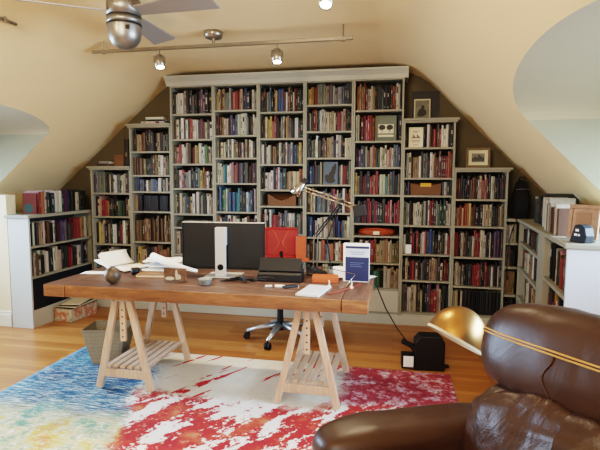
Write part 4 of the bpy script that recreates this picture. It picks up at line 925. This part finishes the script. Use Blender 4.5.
MB().tube([(0, 0.1, 0.385), (0, 0.24, 0.40), (0, 0.335, 0.52), (-0.03, 0.36, 0.74)], [0.025, 0.022, 0.018, 0.015], 10).build('back_support', 'black', oc, smooth=True)
MB().box(0.12, 0.215, 0.235, 0.25, 0.69, 0.915, 0, None, rot(-4, 'X')).box(-0.12, 0.25, 0.215, 0.232, 0.665, 0.70).build('side_wing', 'orange_mesh', oc, bevel=0.006)

# ------------------------------------------------------------------ recliner in the foreground
rec = thing('recliner', 'brown leather recliner with gold piped headrest in the near right corner', 'armchair', (3.497, -3.520, RZ), math.radians(205))
# local +x is where the chair faces; -y is the side away from the viewer
MB().box(-0.40, 0.22, -0.36, 0.36, 0.06, 0.30).build('base', 'leather', rec, bevel=0.03)
cushion(MB(), -0.02, 0, 0.38, 0.31, 0.28, 0.09, 4.5, 36, 18, 0.008, 7, 1).build('seat', 'leather', rec, smooth=True)
for s_ in (-1, 1):
    a = MB(); cushion(a, -0.06, s_ * 0.385, 0.33, 0.33, 0.08, 0.26, 6, 32, 18, 0.006, 6, 3 + s_); cushion(a, -0.055, s_ * 0.392, 0.535, 0.345, 0.105, 0.085, 3.2, 44, 20, 0.008, 7, 5 + s_)
    a.build('arm', 'leather', rec, smooth=True)
bm2 = T(-0.36, -0.02, 0.405) @ rot(15, 'Z') @ rot(-13, 'Y')
cushion(MB(), 0.045, 0, 0.125, 0.13, 0.34, 0.24, 3.6, 72, 50, 0.026, 10, 9, bm2).build('back_cushion', 'leather_creased', rec, smooth=True)
cushion(MB(), -0.09, 0, 0.22, 0.07, 0.35, 0.36, 5, 30, 20, 0.004, 5, 11, bm2).build('back_shell', 'leather', rec, smooth=True)
hm2 = bm2 @ T(-0.01, 0, 0.465)
HS = (0.135, 0.385, 0.165)
hd = MB(); cushion(hd, 0, 0, 0, *HS, 3.0, 64, 40, 0.010, 7, 15, hm2); ho = hd.build('headrest', 'leather', rec, smooth=True)
def hpt(yq, zq, off=0.002):
    s = 1 - abs(yq / HS[1]) ** 3 - abs(zq / HS[2]) ** 3
    P_ = Vector((HS[0] * max(0, s) ** (1 / 3), yq, zq)); n_ = P_.normalized()
    k = mnoise.noise(P_ * 7 + Vector((15, 15, 15))) + 0.5 * mnoise.noise(P_ * 16.1 + Vector((15, 0, 0)))
    return tuple(hm2 @ (P_ + n_ * (0.010 * k + off)))
for dz in (0.0, 0.010):
    MB().tube([hpt(-HS[1] * 0.985 + 2 * HS[1] * 0.985 * i / 60, 0.025 + dz, 0.003) for i in range(61)], 0.0032, 6).build('piping', 'gold_pipe', ho, smooth=True)
MB().tube([hpt(-0.08 + 0.012 * math.sin(i), -0.14 + 0.16 * i / 8, 0.001) for i in range(9)], 0.003, 6).build('seam', 'leather', ho, smooth=True)
cushion(MB(), 0.29, 0, 0.24, 0.05, 0.30, 0.17, 4, 24, 14, 0.004, 6, 21).build('footrest', 'leather', rec, smooth=True)
for x in (-0.33, 0.15):
    for y in (-0.3, 0.3): MB().lathe([(0.025, 0.0), (0.032, 0.06)], 12, 0, T(x, y, 0.0)).build('foot', 'ink', rec)
# brass floor lamp standing behind the recliner
fl_ = thing('floor_lamp', 'brass dome floor lamp reaching out beside the recliner headrest', 'lamp', (4.08, -2.60, 0.001))
MB().lathe([(0, 0), (0.13, 0), (0.135, 0.01), (0.12, 0.022), (0.02, 0.03), (0, 0.03)], 28).build('base', 'brass', fl_, smooth=False)
MB().tube([(0, 0, 0.02), (0, 0, 0.74), (-0.02, 0.0, 0.775)], 0.011, 10).build('pole', 'brass', fl_, smooth=True)
shc = Vector((3.548, -2.80, 0.792)) - Vector((4.08, -2.60, 0.001))
MB().tube([(-0.02, 0.0, 0.775), (-0.2, -0.05, 0.80), (shc.x + 0.16, shc.y + 0.05, shc.z + 0.03), (shc.x + 0.11, shc.y + 0.03, shc.z + 0.05)], 0.008, 10).build('arm', 'brass', fl_, smooth=True)
sm = T(*shc) @ Vector((0.456, 0.27, 0.848)).to_track_quat('Z', 'Y').to_matrix().to_4x4()
R0 = 0.116
outp = [(R0 * math.cos(a), 0.135 * math.sin(a)) for a in [i * PI / 2 / 14 for i in range(15)]]
inp = [(0.96 * r, 0.96 * z) for r, z in outp[::-1]]
MB().lathe(outp, 36, 0, sm, closed=True).build('shade', 'brass', fl_, smooth=True)
q = MB().lathe([(R0 * 0.97, 0.0)] + [(0.96 * r, 0.96 * z - 0.001) for r, z in outp[1:]], 36, 0, sm, closed=True); q.build('shade_lining', 'shade_rim', fl_, smooth=True)
MB().lathe([(R0 * 1.004, -0.005), (R0 * 1.004, 0.005), (R0 * 0.95, 0.005), (R0 * 0.95, -0.005), (R0 * 1.004, -0.005)], 36, 0, sm, closed=True).build('rim_ring', 'shade_rim', fl_)

# ------------------------------------------------------------------ track light and ceiling fan
trk = thing('track_light_rail', 'satin metal track rail across the ceiling in front of the bookcases', 'track light', (1.93, -1.22, ZC))
MB().box(-1.02, 1.05, -0.012, 0.012, -0.112, -0.088).build('rail', 'steel', trk, bevel=0.002)
MB().lathe([(0.0, -0.055), (0.035, -0.055), (0.062, -0.045), (0.072, -0.02), (0.07, 0), (0, 0)], 26, 0, T(0, 0, -0.0005)).build('canopy', 'steel', trk, smooth=True)
MB().lathe([(0.011, -0.1), (0.011, -0.05)], 12).build('canopy_stem', 'steel', trk)
for x in (-0.925, 0.98):
    MB().tube([(x, 0, -0.118), (x, 0, -0.0005)], 0.006, 8).build('standoff', 'steel', trk); MB().lathe([(0.013, -0.12), (0.013, -0.084)], 12, 0, T(x, 0, 0)).build('standoff_clamp', 'steel', trk)
SPOTS = []
def spot_head(x, y, ztop, label, aim, glow=True, hang=0.055):
    r = thing('track_spot', label, 'spotlight', (x, y, ztop), 0, 'spotlights on the ceiling tracks')
    MB().tube([(0, 0, 0), (0, 0, -hang)], 0.006, 8).build('stem', 'steel', r)
    d = (Vector(aim) - Vector((x, y, ztop - hang))).normalized(); qm = T(0, 0, -hang - 0.035) @ d.to_track_quat('-Z', 'Y').to_matrix().to_4x4()
    MB().lathe([(0.0, 0.05), (0.03, 0.05), (0.037, 0.042), (0.037, -0.05), (0.031, -0.05), (0.031, -0.036)], 20, 0, qm, closed=True).build('can', 'steel', r, smooth=True)
    MB().lathe([(0.0, -0.04), (0.03, -0.04)], 20, 0, qm, closed=True).build('lens', 'lamp_face', r)
    MB().tube([tuple(qm @ Vector(p)) for p in ((-0.042, 0, -0.005), (-0.042, 0, 0.05), (0.042, 0, 0.05), (0.042, 0, -0.005))], 0.004, 6).build('yoke', 'steel', r)
    p = Vector((x, y, ztop - hang - 0.035)) + d * 0.07
    SPOTS.append((p, aim)); return r
spot_head(1.488, -1.22, 2.417, 'lit spotlight on the rail left of its canopy', (1.9, -1.75, 0.75))
spot_head(2.423, -1.22, 2.417, 'lit spotlight on the rail right of its canopy', (2.6, -1.75, 0.75))
trk2 = thing('track_light_rail', 'second track rail nearer the viewer along the flat ceiling', 'track light', (2.6, -2.1, ZC))
MB().box(-0.5, 1.0, -0.012, 0.012, -0.082, -0.058).build('rail', 'steel', trk2, bevel=0.002)
for x in (-0.45, 0.95): MB().tube([(x, 0, -0.088), (x, 0, -0.0005)], 0.006, 8).build('standoff', 'steel', trk2)
spot_head(2.917, -2.1, 2.447, 'lit spotlight at the top edge, on the rail nearer the viewer', (2.9, -3.2, 0.4), hang=0.02)
trk3 = thing('track_light_rail', 'short end of a track rail at the upper left corner', 'track light', (0.83, -1.93, 2.46))
MB().tube([(0.012, 0.0, -0.03), (-0.0, -0.5, -0.03)], 0.011, 8).build('rail', 'steel', trk3); MB().tube([(0.01, -0.09, -0.03), (0.01, -0.09, 0.045)], 0.006, 8).build('standoff', 'steel', trk3)
MB().lathe([(0.014, -0.045), (0.014, -0.015)], 12, 0, T(0.01, -0.09, 0)).build('standoff_clamp', 'steel', trk3)

fan = thing('ceiling_fan', 'brushed metal ceiling fan with a rounded motor housing and grey blades', 'ceiling fan', (1.705, -2.07, ZC))
MB().lathe([(0.0, -0.335), (0.04, -0.33), (0.07, -0.312), (0.088, -0.285), (0.096, -0.25), (0.098, -0.21), (0.098, -0.205)], 36).build('motor_bowl', 'fan_metal', fan, smooth=True)
MB().lathe([(0.1, -0.205), (0.1, -0.197)], 36).build('band', 'black', fan)
MB().lathe([(0.098, -0.196), (0.098, -0.16)], 36).build('motor_ring', 'fan_metal', fan, smooth=True)
MB().lathe([(0.099, -0.159), (0.099, -0.153)], 36).build('band', 'black', fan)
MB().lathe([(0.098, -0.152), (0.098, -0.06), (0.06, -0.03), (0.06, -0.0005)], 36).build('motor_housing', 'fan_metal', fan, smooth=True)
MB().box(0.055, 0.078, -0.082, -0.077, -0.245, -0.222, 0, None, rot(0, 'Z')).build('receiver_window', 'black', fan)
for k, a in enumerate((-9, 94, 212)):
    m2 = Matrix.Rotation(math.radians(a), 4, 'Z') @ T(0.0, 0, -0.125) @ rot((-13, -13, -16)[k], 'X')
    MB().prism([(0.085, -0.045), (0.58, -0.085), (0.60, -0.07), (0.60, 0.085), (0.085, 0.045)], -0.004, 0.004, 'z', 0, m2).build('blade', 'fan_grey', fan, bevel=0.002)

# ------------------------------------------------------------------ light
def light(kind, name, loc, energy, color, target=None, **k):
    l = bpy.data.lights.new(name, kind); l.energy = energy; l.color = color
    for a, b in k.items(): setattr(l, a, b)
    o = bpy.data.objects.new(name, l); C.objects.link(o); o.location = loc
    if target is not None: o.rotation_euler = (Vector(target) - Vector(loc)).to_track_quat('-Z', 'Y').to_euler()
    return o
WARM = (1.0, 0.80, 0.55); DAY = (0.54, 0.75, 1.0)
for p, aim in SPOTS: light('SPOT', 'spot_beam', p, 55, WARM, aim, spot_size=math.radians(80), spot_blend=0.9, shadow_soft_size=0.03)
# unseen spots added behind the viewer as warm fill, no heads modelled
for (p, aim, e) in (((1.3, -3.6, 2.38), (0.6, 0.2, 1.0), 60), ((2.9, -3.6, 2.38), (4.2, 0.0, 0.9), 60), ((2.2, -4.6, 2.38), (2.2, 0.2, 1.3), 70)):
    light('SPOT', 'spot_beam', p, e, WARM, aim, spot_size=math.radians(85), spot_blend=0.9, shadow_soft_size=0.04)
light('AREA', 'daylight_dormer_right', (WR - 0.1, DR[0], 1.46), 95, DAY, (2.4, DR[0] - 0.1, 0.3), shape='RECTANGLE', size=1.9, size_y=0.7, spread=math.radians(125))
light('AREA', 'daylight_dormer_left', (WL + 0.1, DL[0], 1.3), 80, DAY, (1.9, DL[0] - 0.2, 0.3), shape='RECTANGLE', size=1.8, size_y=1.0, spread=math.radians(125))
light('POINT', 'added_warm_fill', (2.6, -4.9, 1.9), 45, WARM, shadow_soft_size=0.15)  # unseen warm light added to brighten the ceiling
light('AREA', 'daylight_end_window', (2.4, YF + 0.05, 1.45), 40, (0.75, 0.87, 1.0), (2.3, 0, 0.9), shape='RECTANGLE', size=1.5, size_y=1.2)
wd = bpy.data.worlds.new('world'); bpy.context.scene.world = wd; wd.use_nodes = True
nt = wd.node_tree; bg = nt.nodes['Background']; sky = nt.nodes.new('ShaderNodeTexSky'); sky.sky_type = 'HOSEK_WILKIE'; sky.turbidity = 4
nt.links.new(sky.outputs[0], bg.inputs['Color']); bg.inputs['Strength'].default_value = 0.6
sc_ = bpy.context.scene
sc_.view_settings.view_transform = 'Filmic'; sc_.view_settings.look = 'High Contrast'; sc_.view_settings.exposure = 0.12
